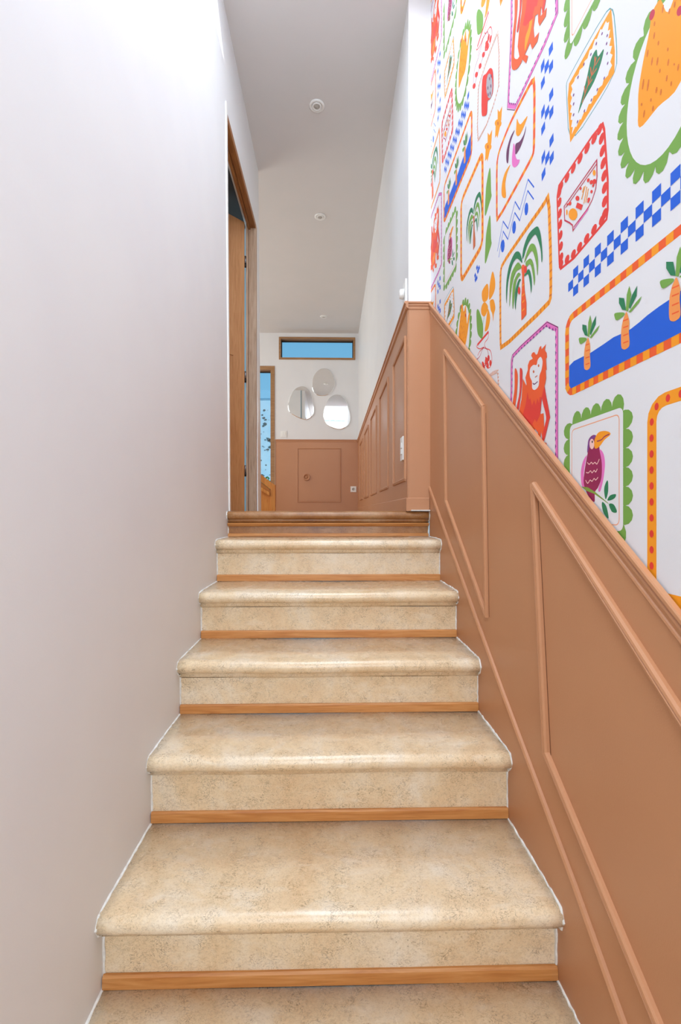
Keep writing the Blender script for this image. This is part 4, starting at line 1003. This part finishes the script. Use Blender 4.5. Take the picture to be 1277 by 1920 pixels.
('p','red',0,[6743,1780,6734,1816,6710,1839,6680,1839,6656,1816,6647,1780,6656,1744,6680,1721,6710,1721,6734,1744]),
('p','red',0,[6483,1780,6474,1816,6450,1839,6420,1839,6396,1816,6387,1780,6396,1744,6420,1721,6450,1721,6474,1744]),
('p','red',0,[6224,1780,6215,1816,6191,1839,6161,1839,6137,1816,6128,1780,6137,1744,6161,1721,6191,1721,6215,1744]),
('p','red',0,[5964,1780,5955,1816,5931,1839,5901,1839,5877,1816,5868,1780,5877,1744,5901,1721,5931,1721,5955,1744]),
('p','red',0,[5704,1780,5695,1816,5671,1839,5642,1839,5618,1816,5608,1780,5618,1744,5642,1721,5671,1721,5695,1744]),
('p','red',0,[5445,1780,5436,1816,5412,1839,5382,1839,5358,1816,5349,1780,5358,1744,5382,1721,5412,1721,5436,1744]),
('p','red',0,[5185,1778,5176,1814,5152,1836,5123,1836,5099,1814,5089,1778,5099,1741,5123,1719,5152,1719,5176,1741]),
('p','red',0,[4965,1660,4955,1697,4931,1719,4902,1719,4878,1697,4869,1660,4878,1624,4902,1601,4931,1601,4955,1624]),
('p','red',0,[4898,1416,4889,1453,4865,1475,4835,1475,4811,1453,4802,1416,4811,1380,4835,1357,4865,1357,4889,1380]),
('p','red',0,[4898,1157,4889,1193,4865,1216,4835,1216,4811,1193,4802,1157,4811,1120,4835,1098,4865,1098,4889,1120]),
('p','red',0,[4898,897,4889,933,4865,956,4835,956,4811,933,4802,897,4811,861,4835,838,4865,838,4889,861]),
('p','red',0,[4898,637,4889,674,4865,696,4835,696,4811,674,4802,637,4811,601,4835,578,4865,578,4889,601]),
('p','red',0,[4898,378,4889,414,4865,437,4835,437,4811,414,4802,378,4811,341,4835,319,4865,319,4889,341]),
('p','red',0,[4898,118,4889,155,4865,177,4835,177,4811,155,4802,118,4811,82,4835,59,4865,59,4889,82]),
('p','red',0,[4898,-141,4889,-105,4865,-82,4835,-82,4811,-105,4802,-141,4811,-178,4835,-200,4865,-200,4889,-178]),
('p','red',0,[4898,-401,4889,-365,4865,-342,4835,-342,4811,-365,4802,-401,4811,-437,4835,-460,4865,-460,4889,-437]),
('p','red',0,[4898,-661,4889,-624,4865,-602,4835,-602,4811,-624,4802,-661,4811,-697,4835,-720,4865,-720,4889,-697]),
('p','red',0,[4898,-920,4889,-884,4865,-861,4835,-861,4811,-884,4802,-920,4811,-957,4835,-979,4865,-979,4889,-957]),
('p','red',0,[4928,-1175,4919,-1139,4895,-1116,4865,-1116,4841,-1139,4832,-1175,4841,-1212,4865,-1234,4895,-1234,4919,-1212]),
('p','red',0,[5121,-1335,5112,-1298,5088,-1276,5058,-1276,5034,-1298,5025,-1335,5034,-1371,5058,-1394,5088,-1394,5112,-1371]),
('p','red',0,[5379,-1350,5370,-1314,5346,-1291,5316,-1291,5292,-1314,5283,-1350,5292,-1386,5316,-1409,5346,-1409,5370,-1386]),
('p','red',0,[5638,-1350,5629,-1314,5605,-1291,5576,-1291,5552,-1314,5542,-1350,5552,-1386,5576,-1409,5605,-1409,5629,-1386]),
('p','red',0,[5898,-1350,5889,-1314,5865,-1291,5835,-1291,5811,-1314,5802,-1350,5811,-1386,5835,-1409,5865,-1409,5889,-1386]),
('p','red',0,[6158,-1350,6148,-1314,6124,-1291,6095,-1291,6071,-1314,6062,-1350,6071,-1386,6095,-1409,6124,-1409,6148,-1386]),
('p','red',0,[6417,-1350,6408,-1314,6384,-1291,6354,-1291,6330,-1314,6321,-1350,6330,-1386,6354,-1409,6384,-1409,6408,-1386]),
('p','red',0,[6677,-1350,6668,-1314,6644,-1291,6614,-1291,6590,-1314,6581,-1350,6590,-1386,6614,-1409,6644,-1409,6668,-1386]),
('p','red',0,[6936,-1350,6927,-1314,6903,-1291,6874,-1291,6850,-1314,6840,-1350,6850,-1386,6874,-1409,6903,-1409,6927,-1386]),
('p','red',0,[7189,-1313,7180,-1277,7156,-1254,7127,-1254,7103,-1277,7093,-1313,7103,-1349,7127,-1372,7156,-1372,7180,-1349]),
('p','red',0,[7341,-1115,7331,-1078,7307,-1056,7278,-1056,7254,-1078,7245,-1115,7254,-1151,7278,-1174,7307,-1174,7331,-1151]),
('p','red',0,[7353,-856,7344,-820,7320,-797,7291,-797,7267,-820,7257,-856,7267,-893,7291,-915,7320,-915,7344,-893]),
('p','red',0,[7353,-597,7344,-560,7320,-538,7291,-538,7267,-560,7257,-597,7267,-633,7291,-656,7320,-656,7344,-633]),
('p','red',0,[7353,-337,7344,-301,7320,-278,7291,-278,7267,-301,7257,-337,7267,-374,7291,-396,7320,-396,7344,-374]),
('p','red',0,[7353,-78,7344,-41,7320,-19,7291,-19,7267,-41,7257,-78,7267,-114,7291,-137,7320,-137,7344,-114]),
('p','red',0,[7353,182,7344,218,7320,241,7291,241,7267,218,7257,182,7267,146,7291,123,7320,123,7344,146]),
('p','red',0,[7353,442,7344,478,7320,501,7291,501,7267,478,7257,442,7267,405,7291,383,7320,383,7344,405]),
('p','red',0,[7353,701,7344,738,7320,760,7291,760,7267,738,7257,701,7267,665,7291,642,7320,642,7344,665]),
('p','red',0,[7353,961,7344,997,7320,1020,7291,1020,7267,997,7257,961,7267,924,7291,902,7320,902,7344,924]),
('p','red',0,[7353,1220,7344,1257,7320,1279,7291,1279,7267,1257,7257,1220,7267,1184,7291,1161,7320,1161,7344,1184]),
('s','dkgreen',0,[5777,372,5718,575,5492,716,5172,658,5054,543,4965,297,4913,-104,4949,-208,4988,77,5138,429,5259,543,5529,526,5699,380]),
('s','green',0,[5680,222,5623,333,5455,443,5312,403,5172,227,5088,-99,5115,-382,5155,-144,5259,143,5365,279,5529,275]),
('s','green',0,[5623,188,5492,181,5383,123,5276,-55,5214,-369,5252,-513,5294,-289,5383,-27,5474,62,5585,75]),
('s','dkgreen',0,[5680,-52,5529,-21,5437,-84,5365,-284,5347,-470,5383,-591,5426,-374,5510,-130,5642,-92]),
('s','dkgreen',0,[5777,280,5856,513,5977,655,6165,724,6427,611,6564,392,6610,117,6587,-216,6536,78,6472,301,6285,527,6080,548,5936,441]),
('s','green',0,[5796,181,5936,376,6080,424,6316,350,6405,106,6418,-380,6347,-82,6233,148,6080,253,5916,214]),
('s','green',0,[5856,67,5957,163,6080,158,6229,49,6272,-258,6242,-525,6173,-308,6072,20,5936,66]),
('s','dkgreen',0,[5836,-74,5916,-1,6039,-55,6122,-201,6144,-420,6110,-599,6068,-420,5989,-215,5908,-80]),
('p','rust',0,[5777,234,5680,176,5672,-38,5699,-77,5661,-390,5585,-701,5585,-954,5816,-983,5828,-579,5777,-52,5816,193]),
]),
('oval_picture',[
('p','green',0,[7992,6969,8104,6948,8176,6879,8181,6790,8117,6714,8008,6680,7896,6701,7823,6770,7818,6859,7883,6935]),
('p','green',0,[7950,7242,8064,7234,8143,7174,8159,7086,8104,7003,7999,6956,7885,6965,7805,7025,7790,7113,7845,7196]),
('p','green',0,[7866,7506,7980,7511,8066,7462,8092,7376,8047,7287,7949,7228,7835,7223,7748,7273,7723,7359,7768,7448]),
('p','green',0,[7706,7750,7815,7784,7912,7758,7959,7682,7938,7584,7858,7503,7749,7468,7653,7494,7606,7570,7627,7668]),
('p','green',0,[7490,7947,7583,8014,7683,8019,7751,7961,7762,7862,7711,7759,7618,7693,7518,7688,7450,7746,7439,7845]),
('p','green',0,[7217,8065,7279,8161,7369,8203,7454,8175,7501,8087,7492,7973,7431,7877,7341,7835,7256,7863,7209,7951]),
('p','green',0,[6917,8064,6933,8177,6997,8253,7086,8263,7166,8202,7205,8095,7190,7982,7125,7906,7036,7896,6957,7957]),
('p','green',0,[6648,7973,6639,8087,6686,8175,6771,8203,6861,8161,6923,8065,6931,7951,6884,7863,6799,7835,6709,7877]),
('p','green',0,[6429,7759,6378,7862,6389,7961,6457,8019,6557,8014,6650,7947,6701,7845,6690,7746,6622,7688,6522,7693]),
('p','green',0,[6282,7503,6202,7584,6181,7682,6228,7758,6325,7784,6434,7750,6513,7668,6534,7570,6487,7494,6391,7468]),
('p','green',0,[6191,7228,6093,7287,6048,7376,6074,7462,6160,7511,6274,7506,6372,7448,6417,7359,6392,7273,6305,7223]),
('p','green',0,[6141,6956,6036,7003,5981,7086,5997,7174,6076,7234,6190,7242,6295,7196,6350,7113,6335,7025,6255,6965]),
('p','green',0,[6148,6671,6036,6692,5964,6761,5959,6850,6023,6926,6132,6960,6244,6939,6317,6870,6322,6781,6257,6705]),
('p','green',0,[6190,6398,6076,6406,5997,6466,5981,6554,6036,6637,6141,6684,6255,6675,6335,6615,6350,6527,6295,6444]),
('p','green',0,[6274,6134,6160,6129,6074,6178,6048,6264,6093,6353,6191,6412,6305,6417,6392,6367,6417,6281,6372,6192]),
('p','green',0,[6434,5890,6325,5856,6228,5882,6181,5958,6202,6056,6282,6137,6391,6172,6487,6146,6534,6070,6513,5972]),
('p','green',0,[6650,5693,6557,5626,6457,5621,6389,5679,6378,5778,6429,5881,6522,5947,6622,5952,6690,5894,6701,5795]),
('p','green',0,[6923,5575,6861,5479,6771,5437,6686,5465,6639,5553,6648,5667,6709,5763,6799,5805,6884,5777,6931,5689]),
('p','green',0,[7223,5576,7207,5463,7143,5387,7054,5377,6974,5438,6935,5545,6950,5658,7015,5734,7104,5744,7183,5683]),
('p','green',0,[7492,5667,7501,5553,7454,5465,7369,5437,7279,5479,7217,5575,7209,5689,7256,5777,7341,5805,7431,5763]),
('p','green',0,[7711,5881,7762,5778,7751,5679,7683,5621,7583,5626,7490,5693,7439,5795,7450,5894,7518,5952,7618,5947]),
('p','green',0,[7858,6137,7938,6056,7959,5958,7912,5882,7815,5856,7706,5890,7627,5972,7606,6070,7653,6146,7749,6172]),
('p','green',0,[7949,6412,8047,6353,8092,6264,8066,6178,7980,6129,7866,6134,7768,6192,7723,6281,7748,6367,7835,6417]),
('p','green',0,[7999,6684,8104,6637,8159,6554,8143,6466,8064,6406,7950,6398,7845,6444,7790,6527,7805,6615,7885,6675]),
('p','green',0,[8005,6820,7993,7019,7959,7214,7903,7399,7826,7569,7731,7721,7620,7851,7494,7955,7359,8032,7216,8079,7070,8094,6924,8079,6781,8032,6646,7955,6520,7851,6409,7721,6314,7569,6237,7399,6181,7214,6147,7019,6135,6820,6147,6621,6181,6426,6237,6241,6314,6071,6409,5919,6520,5789,6646,5685,6781,5608,6924,5561,7070,5546,7216,5561,7359,5608,7494,5685,7620,5789,7731,5919,7826,6071,7903,6241,7959,6426,7993,6621]),
('p','paper',0,[7920,6820,7910,7005,7878,7185,7827,7356,7758,7514,7671,7654,7570,7775,7456,7871,7333,7942,7203,7985,7070,8000,6937,7985,6807,7942,6684,7871,6570,7775,6469,7654,6382,7514,6313,7356,6262,7185,6230,7005,6220,6820,6230,6635,6262,6455,6313,6284,6382,6126,6469,5986,6570,5865,6684,5769,6807,5698,6937,5655,7070,5640,7203,5655,7333,5698,7456,5769,7570,5865,7671,5986,7758,6126,7827,6284,7878,6455,7910,6635]),
('s','orange',0,[7097,8104,7205,8147,7305,8097,7362,7867,7502,7536,7610,7174,7623,6850,7586,6500,7162,6473,6701,6432,6280,7150,6220,7400,6400,7350,6550,7120,6620,7500,6720,7900,6950,7750]),
('p','crimson',0,[7243,8018,7270,8002,7303,8009,7334,8036,7355,8077,7359,8119,7346,8153,7319,8168,7285,8161,7255,8133,7234,8093,7230,8051]),
('p','crimson',0,[6664,7443,6686,7430,6716,7439,6746,7467,6767,7507,6775,7549,6766,7580,6743,7592,6713,7583,6683,7554,6662,7514,6655,7474]),
('p','rust2',0,[7036,7894,7059,7856,7078,7879,7074,7940,7051,7978,7033,7955]),
('p','rust2',0,[6903,7709,6920,7687,6938,7709,6939,7752,6921,7774,6903,7752]),
('p','rust2',0,[7219,7857,7237,7839,7256,7862,7258,7904,7240,7922,7221,7898]),
('p','rust2',0,[7225,7673,7247,7642,7266,7665,7265,7719,7243,7750,7224,7727]),
('p','rust2',0,[7132,7458,7149,7439,7168,7461,7170,7501,7153,7520,7134,7498]),
('p','rust2',0,[6933,7154,6948,7141,6966,7161,6970,7195,6955,7208,6936,7187]),
('p','rust2',0,[7376,7539,7400,7502,7420,7525,7417,7585,7394,7621,7373,7598]),
('p','rust2',0,[7274,7308,7298,7267,7318,7289,7314,7352,7290,7393,7270,7371]),
('p','rust2',0,[7153,7188,7176,7147,7196,7168,7192,7231,7169,7272,7150,7250]),
('p','rust2',0,[6923,6945,6943,6913,6961,6933,6959,6985,6940,7017,6922,6997]),
('p','rust2',0,[6803,6797,6816,6792,6833,6811,6839,6836,6826,6841,6809,6822]),
('p','rust2',0,[6726,6676,6744,6644,6762,6663,6760,6714,6742,6746,6725,6727]),
('p','rust2',0,[7100,6987,7116,6971,7135,6992,7138,7028,7122,7043,7103,7023]),
('p','rust2',0,[6954,6730,6972,6702,6991,6721,6990,6769,6971,6798,6953,6778]),
('p','rust2',0,[6863,6560,6879,6540,6897,6559,6898,6598,6882,6618,6864,6599]),
('p','rust2',0,[7481,7134,7510,7077,7531,7099,7523,7178,7494,7234,7473,7212]),
('p','rust2',0,[7365,7008,7395,6943,7416,6965,7406,7051,7375,7116,7355,7094]),
('p','rust2',0,[7175,6751,7195,6722,7214,6742,7214,6792,7194,6821,7175,6801]),
('p','rust2',0,[7078,6631,7098,6601,7117,6621,7116,6670,7097,6699,7078,6679]),
('p','rust2',0,[7297,6704,7313,6691,7333,6712,7337,6744,7321,6756,7301,6736]),
('p','rust2',0,[7517,6828,7533,6819,7554,6840,7559,6871,7543,6880,7522,6859]),
('p','rust2',0,[7457,6619,7481,6579,7502,6600,7499,6660,7475,6700,7455,6680]),
('p','rust2',0,[7252,6527,7271,6501,7291,6521,7292,6567,7272,6593,7253,6573]),
('p','rust2',0,[6794,7693,6812,7668,6829,7690,6829,7736,6811,7762,6793,7740]),
]),
('boot_picture',[
('p','peach',0,[14013,4368,14020,4417,13931,4429,13924,4380]),
('p','peach',0,[13997,4258,14004,4307,13915,4320,13908,4271]),
('p','peach',0,[13982,4149,13989,4198,13900,4211,13893,4162]),
('p','peach',0,[13966,4040,13973,4089,13884,4101,13877,4052]),
('p','peach',0,[13951,3930,13958,3980,13869,3992,13862,3943]),
('p','peach',0,[13936,3821,13943,3870,13853,3883,13846,3834]),
('p','peach',0,[13920,3712,13927,3761,13838,3774,13831,3724]),
('p','peach',0,[13905,3603,13912,3652,13822,3664,13816,3615]),
('p','peach',0,[13912,3500,13910,3549,13820,3547,13822,3497]),
('p','peach',0,[13915,3389,13913,3439,13823,3436,13825,3387]),
('p','peach',0,[13918,3279,13916,3329,13826,3326,13828,3276]),
('p','peach',0,[13921,3169,13919,3218,13829,3216,13831,3166]),
('p','peach',0,[13924,3058,13922,3108,13832,3105,13834,3056]),
('p','peach',0,[13927,2948,13925,2998,13835,2995,13837,2945]),
('p','peach',0,[13930,2838,13928,2887,13838,2885,13840,2835]),
('p','peach',0,[13933,2727,13931,2777,13841,2774,13843,2725]),
('p','peach',0,[13936,2617,13934,2667,13844,2664,13846,2614]),
('p','peach',0,[14027,2629,13981,2647,13948,2563,13994,2545]),
('p','peach',0,[14130,2588,14083,2606,14050,2522,14096,2504]),
('p','peach',0,[14232,2547,14186,2565,14153,2481,14199,2463]),
('p','peach',0,[14335,2506,14288,2524,14255,2441,14301,2422]),
('p','peach',0,[14430,2482,14381,2488,14369,2399,14418,2392]),
('p','peach',0,[14539,2467,14490,2474,14478,2384,14528,2378]),
('p','peach',0,[14649,2453,14600,2459,14588,2370,14637,2363]),
('p','peach',0,[14758,2438,14709,2445,14697,2355,14746,2349]),
('p','peach',0,[14868,2423,14818,2430,14807,2341,14856,2334]),
('p','peach',0,[14977,2409,14928,2415,14916,2326,14965,2320]),
('p','peach',0,[15070,2431,15022,2421,15040,2333,15088,2343]),
('p','peach',0,[15178,2453,15130,2444,15148,2355,15196,2365]),
('p','peach',0,[15286,2476,15238,2466,15256,2377,15304,2387]),
('p','peach',0,[15395,2498,15346,2488,15364,2399,15413,2409]),
('p','peach',0,[15503,2520,15454,2510,15472,2422,15521,2431]),
('p','peach',0,[15611,2542,15562,2532,15580,2444,15629,2454]),
('p','peach',0,[15719,2564,15670,2554,15688,2466,15737,2476]),
('p','peach',0,[15757,2580,15750,2531,15840,2519,15846,2568]),
('p','peach',0,[15771,2689,15764,2640,15854,2629,15860,2678]),
('p','peach',0,[15785,2799,15778,2750,15868,2738,15874,2787]),
('p','peach',0,[15799,2908,15792,2859,15882,2848,15888,2897]),
('p','peach',0,[15813,3018,15806,2969,15896,2957,15902,3006]),
('p','peach',0,[15818,3118,15822,3069,15912,3076,15908,3125]),
('p','peach',0,[15809,3228,15813,3179,15903,3186,15899,3235]),
('p','peach',0,[15800,3338,15804,3289,15894,3296,15890,3345]),
('p','peach',0,[15792,3448,15796,3399,15885,3406,15881,3455]),
('p','peach',0,[15783,3558,15787,3509,15876,3516,15872,3565]),
('p','peach',0,[15774,3668,15778,3619,15868,3626,15864,3675]),
('p','peach',0,[15765,3778,15769,3729,15859,3736,15855,3785]),
('p','peach',0,[15756,3888,15760,3839,15850,3846,15846,3895]),
('p','peach',0,[15747,3998,15751,3949,15841,3956,15837,4005]),
('p','peach',0,[15738,4108,15742,4059,15832,4066,15828,4115]),
('p','peach',0,[15729,4218,15733,4169,15823,4176,15819,4225]),
('p','peach',0,[15721,4328,15725,4279,15814,4286,15810,4336]),
('p','peach',0,[15698,4347,15747,4340,15759,4429,15709,4436]),
('p','peach',0,[15588,4361,15637,4355,15649,4444,15600,4451]),
('p','peach',0,[15479,4376,15528,4369,15540,4458,15490,4465]),
('p','peach',0,[15369,4390,15419,4384,15430,4473,15381,4479]),
('p','peach',0,[15260,4405,15309,4398,15321,4487,15272,4494]),
('p','peach',0,[15150,4419,15200,4413,15211,4502,15162,4508]),
('p','peach',0,[15048,4426,15097,4427,15095,4517,15045,4516]),
('p','peach',0,[14937,4423,14987,4424,14985,4514,14935,4513]),
('p','peach',0,[14827,4420,14877,4422,14874,4512,14825,4510]),
('p','peach',0,[14717,4418,14766,4419,14764,4509,14714,4508]),
('p','peach',0,[14606,4415,14656,4416,14654,4506,14604,4505]),
('p','peach',0,[14496,4412,14546,4414,14543,4504,14494,4502]),
('p','peach',0,[14386,4410,14435,4411,14433,4501,14383,4500]),
('p','peach',0,[14281,4397,14331,4404,14318,4493,14269,4486]),
('p','peach',0,[14172,4381,14221,4388,14209,4477,14159,4470]),
('p','peach',0,[14063,4366,14112,4373,14099,4462,14050,4455]),
('c','peach',16,[13977,4337,13870,3600,13897,2644,14365,2462,14959,2385,15774,2547,15843,3073,15740,4323,15084,4408,14365,4391]),
('s','red',0,[14601,3901,14366,3545,14348,2957,14601,2912,14844,3046,14906,2707,15224,2895,15421,3203,15355,4230,14968,4083]),
('p','ash',0,[14389,3122,14426,2955,14530,2902,14673,2978,14819,3166,14928,3418,14968,3665,14928,3836,14819,3884,14673,3799,14530,3606,14426,3359]),
('p','plum',0,[14613,3569,14637,3535,14685,3581,14709,3660,14685,3693,14637,3647]),
('p','plum',0,[14465,3513,14488,3480,14535,3525,14559,3603,14535,3636,14488,3591]),
('p','plum',0,[14764,3408,14789,3374,14838,3420,14862,3500,14838,3534,14789,3488]),
('p','plum',0,[14553,3040,14577,3006,14625,3050,14649,3128,14625,3162,14577,3118]),
('p','plum',0,[14734,3163,14758,3129,14807,3174,14832,3253,14807,3287,14758,3242]),
('p','plum',0,[14494,3221,14518,3187,14565,3231,14589,3309,14565,3343,14518,3298]),
]),
('vase_motif',[
('l','red',90,[14775,5916,15884,5889]),
('t','red',30,[14775,5916,14813,5726,15127,5680,15047,5484,14623,5250,14475,4957,14549,4741,14852,4757,15127,5012]),
('t','red',30,[15973,5936,15928,5832,15623,5664,15208,5570,15623,5578,15840,5509]),
('p','red',0,[14898,4991,14913,4944,14953,4919,15008,4923,15063,4955,15104,5007,15119,5065,15104,5113,15063,5138,15008,5133,14953,5100,14913,5048]),
('p','red',0,[14668,5023,14683,4977,14721,4952,14775,4956,14828,4988,14868,5039,14883,5096,14868,5143,14828,5167,14775,5162,14721,5130,14683,5079]),
('p','red',0,[14744,4805,14759,4758,14798,4732,14852,4735,14906,4767,14946,4818,14961,4875,14946,4922,14906,4947,14852,4943,14798,4912,14759,4861]),
('p','red',0,[14497,4805,14511,4759,14549,4734,14601,4737,14653,4767,14692,4817,14706,4874,14692,4920,14653,4945,14601,4941,14549,4910,14511,4860]),
('p','red',0,[14803,4895,14882,4910,14994,5002,15074,5120,15073,5192,14992,5176,14880,5083,14803,4967]),
('p','red',0,[15117,4840,15199,4854,15316,4948,15399,5068,15398,5142,15314,5126,15197,5031,15116,4913]),
('p','red',0,[15444,4782,15530,4796,15652,4892,15738,5014,15737,5089,15649,5073,15527,4976,15443,4856]),
('p','red',0,[15820,4848,15910,4862,16038,4961,16129,5087,16128,5164,16036,5147,15908,5047,15819,4924]),
('p','red',0,[16069,4685,16162,4699,16294,4798,16388,4924,16387,5003,16292,4987,16160,4887,16068,4762]),
('t','crimson',25,[14875,5373,14752,5047,14968,4921,15623,4945,16190,4808]),
('t','crimson',25,[16301,5008,16190,5380,15623,5404,15289,5562,14875,5373]),
]),
('flower_motif',[
('s','orange',0,[14402,7689,14187,7262,14258,6983,14661,6909,14737,7107,14623,7484]),
('s','orange',0,[14929,7557,14775,7343,14813,7035,15127,7044,15371,7241,15388,7532]),
('s','orange',0,[15127,7044,14852,6807,14852,6670,15127,6570,15413,6750,15496,6958,15371,7072]),
('s','orange',0,[14661,6855,14438,6818,14294,6711,14173,6420,14308,6270,14351,6077,14438,6353,14586,6552]),
('s','orange',0,[14813,6680,14623,6299,14813,6026,15127,6070,15047,6259,14929,6540]),
('l','teal',25,[15167,6616,15330,6320]),
('s','green',0,[15796,7106,15496,6730,15289,6303,15355,5934,15623,6066,15884,6371,15973,7053]),
]),
('diamond_cluster',[
('p','blue',0,[15805,8560,15942,8532,16017,8681,15879,8708]),
('p','blue',0,[15607,8439,15740,8411,15813,8557,15678,8584]),
('p','blue',0,[15710,8379,15845,8350,15919,8496,15782,8525]),
('p','blue',0,[16000,8385,16140,8356,16217,8505,16075,8534]),
('p','blue',0,[15849,8219,15987,8189,16062,8336,15923,8366]),
('p','blue',0,[15955,8215,16095,8184,16171,8333,16030,8363]),
]),
('green_leaf_motif',[
('s','green',0,[14631,11171,14541,10354,14500,10154,14691,10049,15031,9881,15127,10033,15063,10501,14968,10876]),
]),
('small_flower_motif',[
('p','orange',0,[14500,11733,14541,11700,14655,11742,14813,11850,14975,11996,15095,12143,15140,12247,15095,12280,14975,12233,14813,12120,14655,11974,14541,11833]),
('p','orange',0,[14856,12490,14691,12255,14441,12239,14530,11843,14856,12107]),
('p','orange',0,[15044,12082,14631,11752,14875,11542,14937,11689,15108,11732]),
('p','rust',0,[14770,11950,14778,11924,14801,11918,14832,11934,14862,11968,14885,12010,14893,12049,14885,12076,14862,12081,14832,12065,14801,12032,14778,11990]),
]),
('green_leaf_motif',[
('s','green',0,[14631,9631,14541,8823,14500,8627,14691,8502,15031,8299,15127,8441,15063,8915,14968,9300]),
]),
('small_flower_motif',[
('p','orange',0,[13666,11769,13703,11737,13804,11777,13944,11879,14088,12017,14194,12155,14234,12253,14194,12284,14088,12240,13944,12133,13804,11995,13703,11862]),
('p','orange',0,[13983,12481,13836,12260,13614,12245,13693,11872,13983,12121]),
('p','orange',0,[14149,12098,13783,11787,13999,11589,14054,11727,14206,11769]),
('p','rust',0,[13906,11973,13914,11949,13934,11943,13961,11958,13988,11990,14008,12030,14016,12067,14008,12092,13988,12097,13961,12082,13934,12050,13914,12010]),
]),
]
PY, PZ = 1.050, 1.045
YN = -.35
bm = bmesh.new(); extr(bm, [(YN, rail_z(YN)-.01), (YP, rail_z(YP)-.01), (YP, HC), (YN, HC)], fR, .00005, .0005)
mural = obj('mural_paper', bm, M['paper'], wall_right); mural['label'] = 'white mural covered in bright tropical pictures'
def cr(pts, k=4):
    n = len(pts); out = []
    for i in range(n):
        p0, p1, p2, p3 = (pts[(i+j) % n] for j in (-1, 0, 1, 2))
        for j in range(k):
            q = j/k; out.append(tuple(.5*(2*b + (c-a)*q + (2*a-5*b+4*c-e)*q*q + (3*b-a-3*c+e)*q**3) for a, b, c, e in zip(p0, p1, p2, p3)))
    return out
def cr_open(pts, k=4):
    n = len(pts); out = []
    for i in range(n-1):
        p0, p1, p2, p3 = pts[max(i-1, 0)], pts[i], pts[i+1], pts[min(i+2, n-1)]
        for j in range(k):
            q = j/k; out.append(tuple(.5*(2*b + (c-a)*q + (2*a-5*b+4*c-e)*q*q + (3*b-a-3*c+e)*q**3) for a, b, c, e in zip(p0, p1, p2, p3)))
    out.append(pts[-1]); return out
def dedupe(p):
    o = []
    for q in p:
        if not o or math.dist(q, o[-1]) > 2e-4: o.append(q)
    if len(o) > 2 and math.dist(o[0], o[-1]) < 2e-4: o.pop()
    return o
def ribbon(bm, pts, w, closed, u, mi):
    pts = dedupe(pts); n = len(pts); L_ = []
    for i in range(n):
        p = Vector(pts[i]); d = []
        if closed or i > 0: d.append((p-Vector(pts[i-1])).normalized())
        if closed or i < n-1: d.append((Vector(pts[(i+1) % n])-p).normalized())
        nn = [Vector((-q.y, q.x)) for q in d]; m = sum(nn, Vector((0, 0)))
        m = m.normalized() if m.length > .01 else nn[0]; k = min(2.2, 1/max(.2, m.dot(nn[0])))*w/2
        L_.append((bm.verts.new((p.x+m.x*k, p.y+m.y*k, u)), bm.verts.new((p.x-m.x*k, p.y-m.y*k, u))))
    for i in range(n if closed else n-1):
        a, b = L_[i], L_[(i+1) % n]; fc = bm.faces.new((a[0], a[1], b[1], b[0])); fc.material_index = mi
def motif_mesh(shapes):
    bm = bmesh.new(); mats = []
    for i, (k, c, w_, v) in enumerate(shapes):
        pts = [(v[j]/1e4, v[j+1]/1e4) for j in range(0, len(v), 2)]
        if c not in mats: mats.append(c)
        mi = mats.index(c); u = .0006 + i*.000012
        if k in 'ps':
            if k == 's': pts = cr(pts)
            pts = dedupe(pts)
            if len(pts) < 3: continue
            fc = bm.faces.new([bm.verts.new((y, z, u)) for y, z in pts]); fc.material_index = mi
        elif k == 'c': ribbon(bm, pts, w_/1e4, True, u, mi)
        elif k == 'l': ribbon(bm, pts, w_/1e4, False, u, mi)
        else: ribbon(bm, cr_open(pts), w_/1e4, False, u, mi)
    bm.normal_update(); bmesh.ops.triangulate(bm, faces=[f_ for f_ in bm.faces if len(f_.verts) > 4], ngon_method='EAR_CLIP')
    return bm, mats
rn = Vector((-RS, 1, 0)).normalized()
for name, shapes in MURAL:
    bm0, mats = motif_mesh(shapes)
    ys0 = [v.co.x for v in bm0.verts]; zs0 = [v.co.y for v in bm0.verts]
    for i in range(-2, 3):
        for j in range(-3, 4):
            dy, dz = i*PY, j*PZ
            ya, yb_, za, zb_ = min(ys0)+dy, max(ys0)+dy, min(zs0)+dz, max(zs0)+dz
            if yb_ < YN or ya > YP or za > HC or zb_ < rail_z(ya)-.05: continue
            if za > 1.13*max(yb_, .3)+.35: continue
            bm = bm0.copy()
            for v in bm.verts: v.co.x += dy; v.co.y += dz
            for co, no in (((0, rail_z(0)-.012, 0), rn), ((YP-.001, 0, 0), Vector((-1, 0, 0))), ((YN, 0, 0), Vector((1, 0, 0))), ((0, HC-.001, 0), Vector((0, -1, 0)))):
                bmesh.ops.bisect_plane(bm, geom=list(bm.verts)+list(bm.edges)+list(bm.faces), plane_co=co, plane_no=no, clear_inner=True)
            if len(bm.faces) == 0: bm.free(); continue
            for v in bm.verts: v.co = fR(v.co.x, v.co.y, v.co.z)
            me = bpy.data.meshes.new(name); bm.to_mesh(me); bm.free()
            for c in mats: me.materials.append(M['ink_'+c])
            o = bpy.data.objects.new(name, me); COL.objects.link(o); o.parent = mural
    bm0.free()
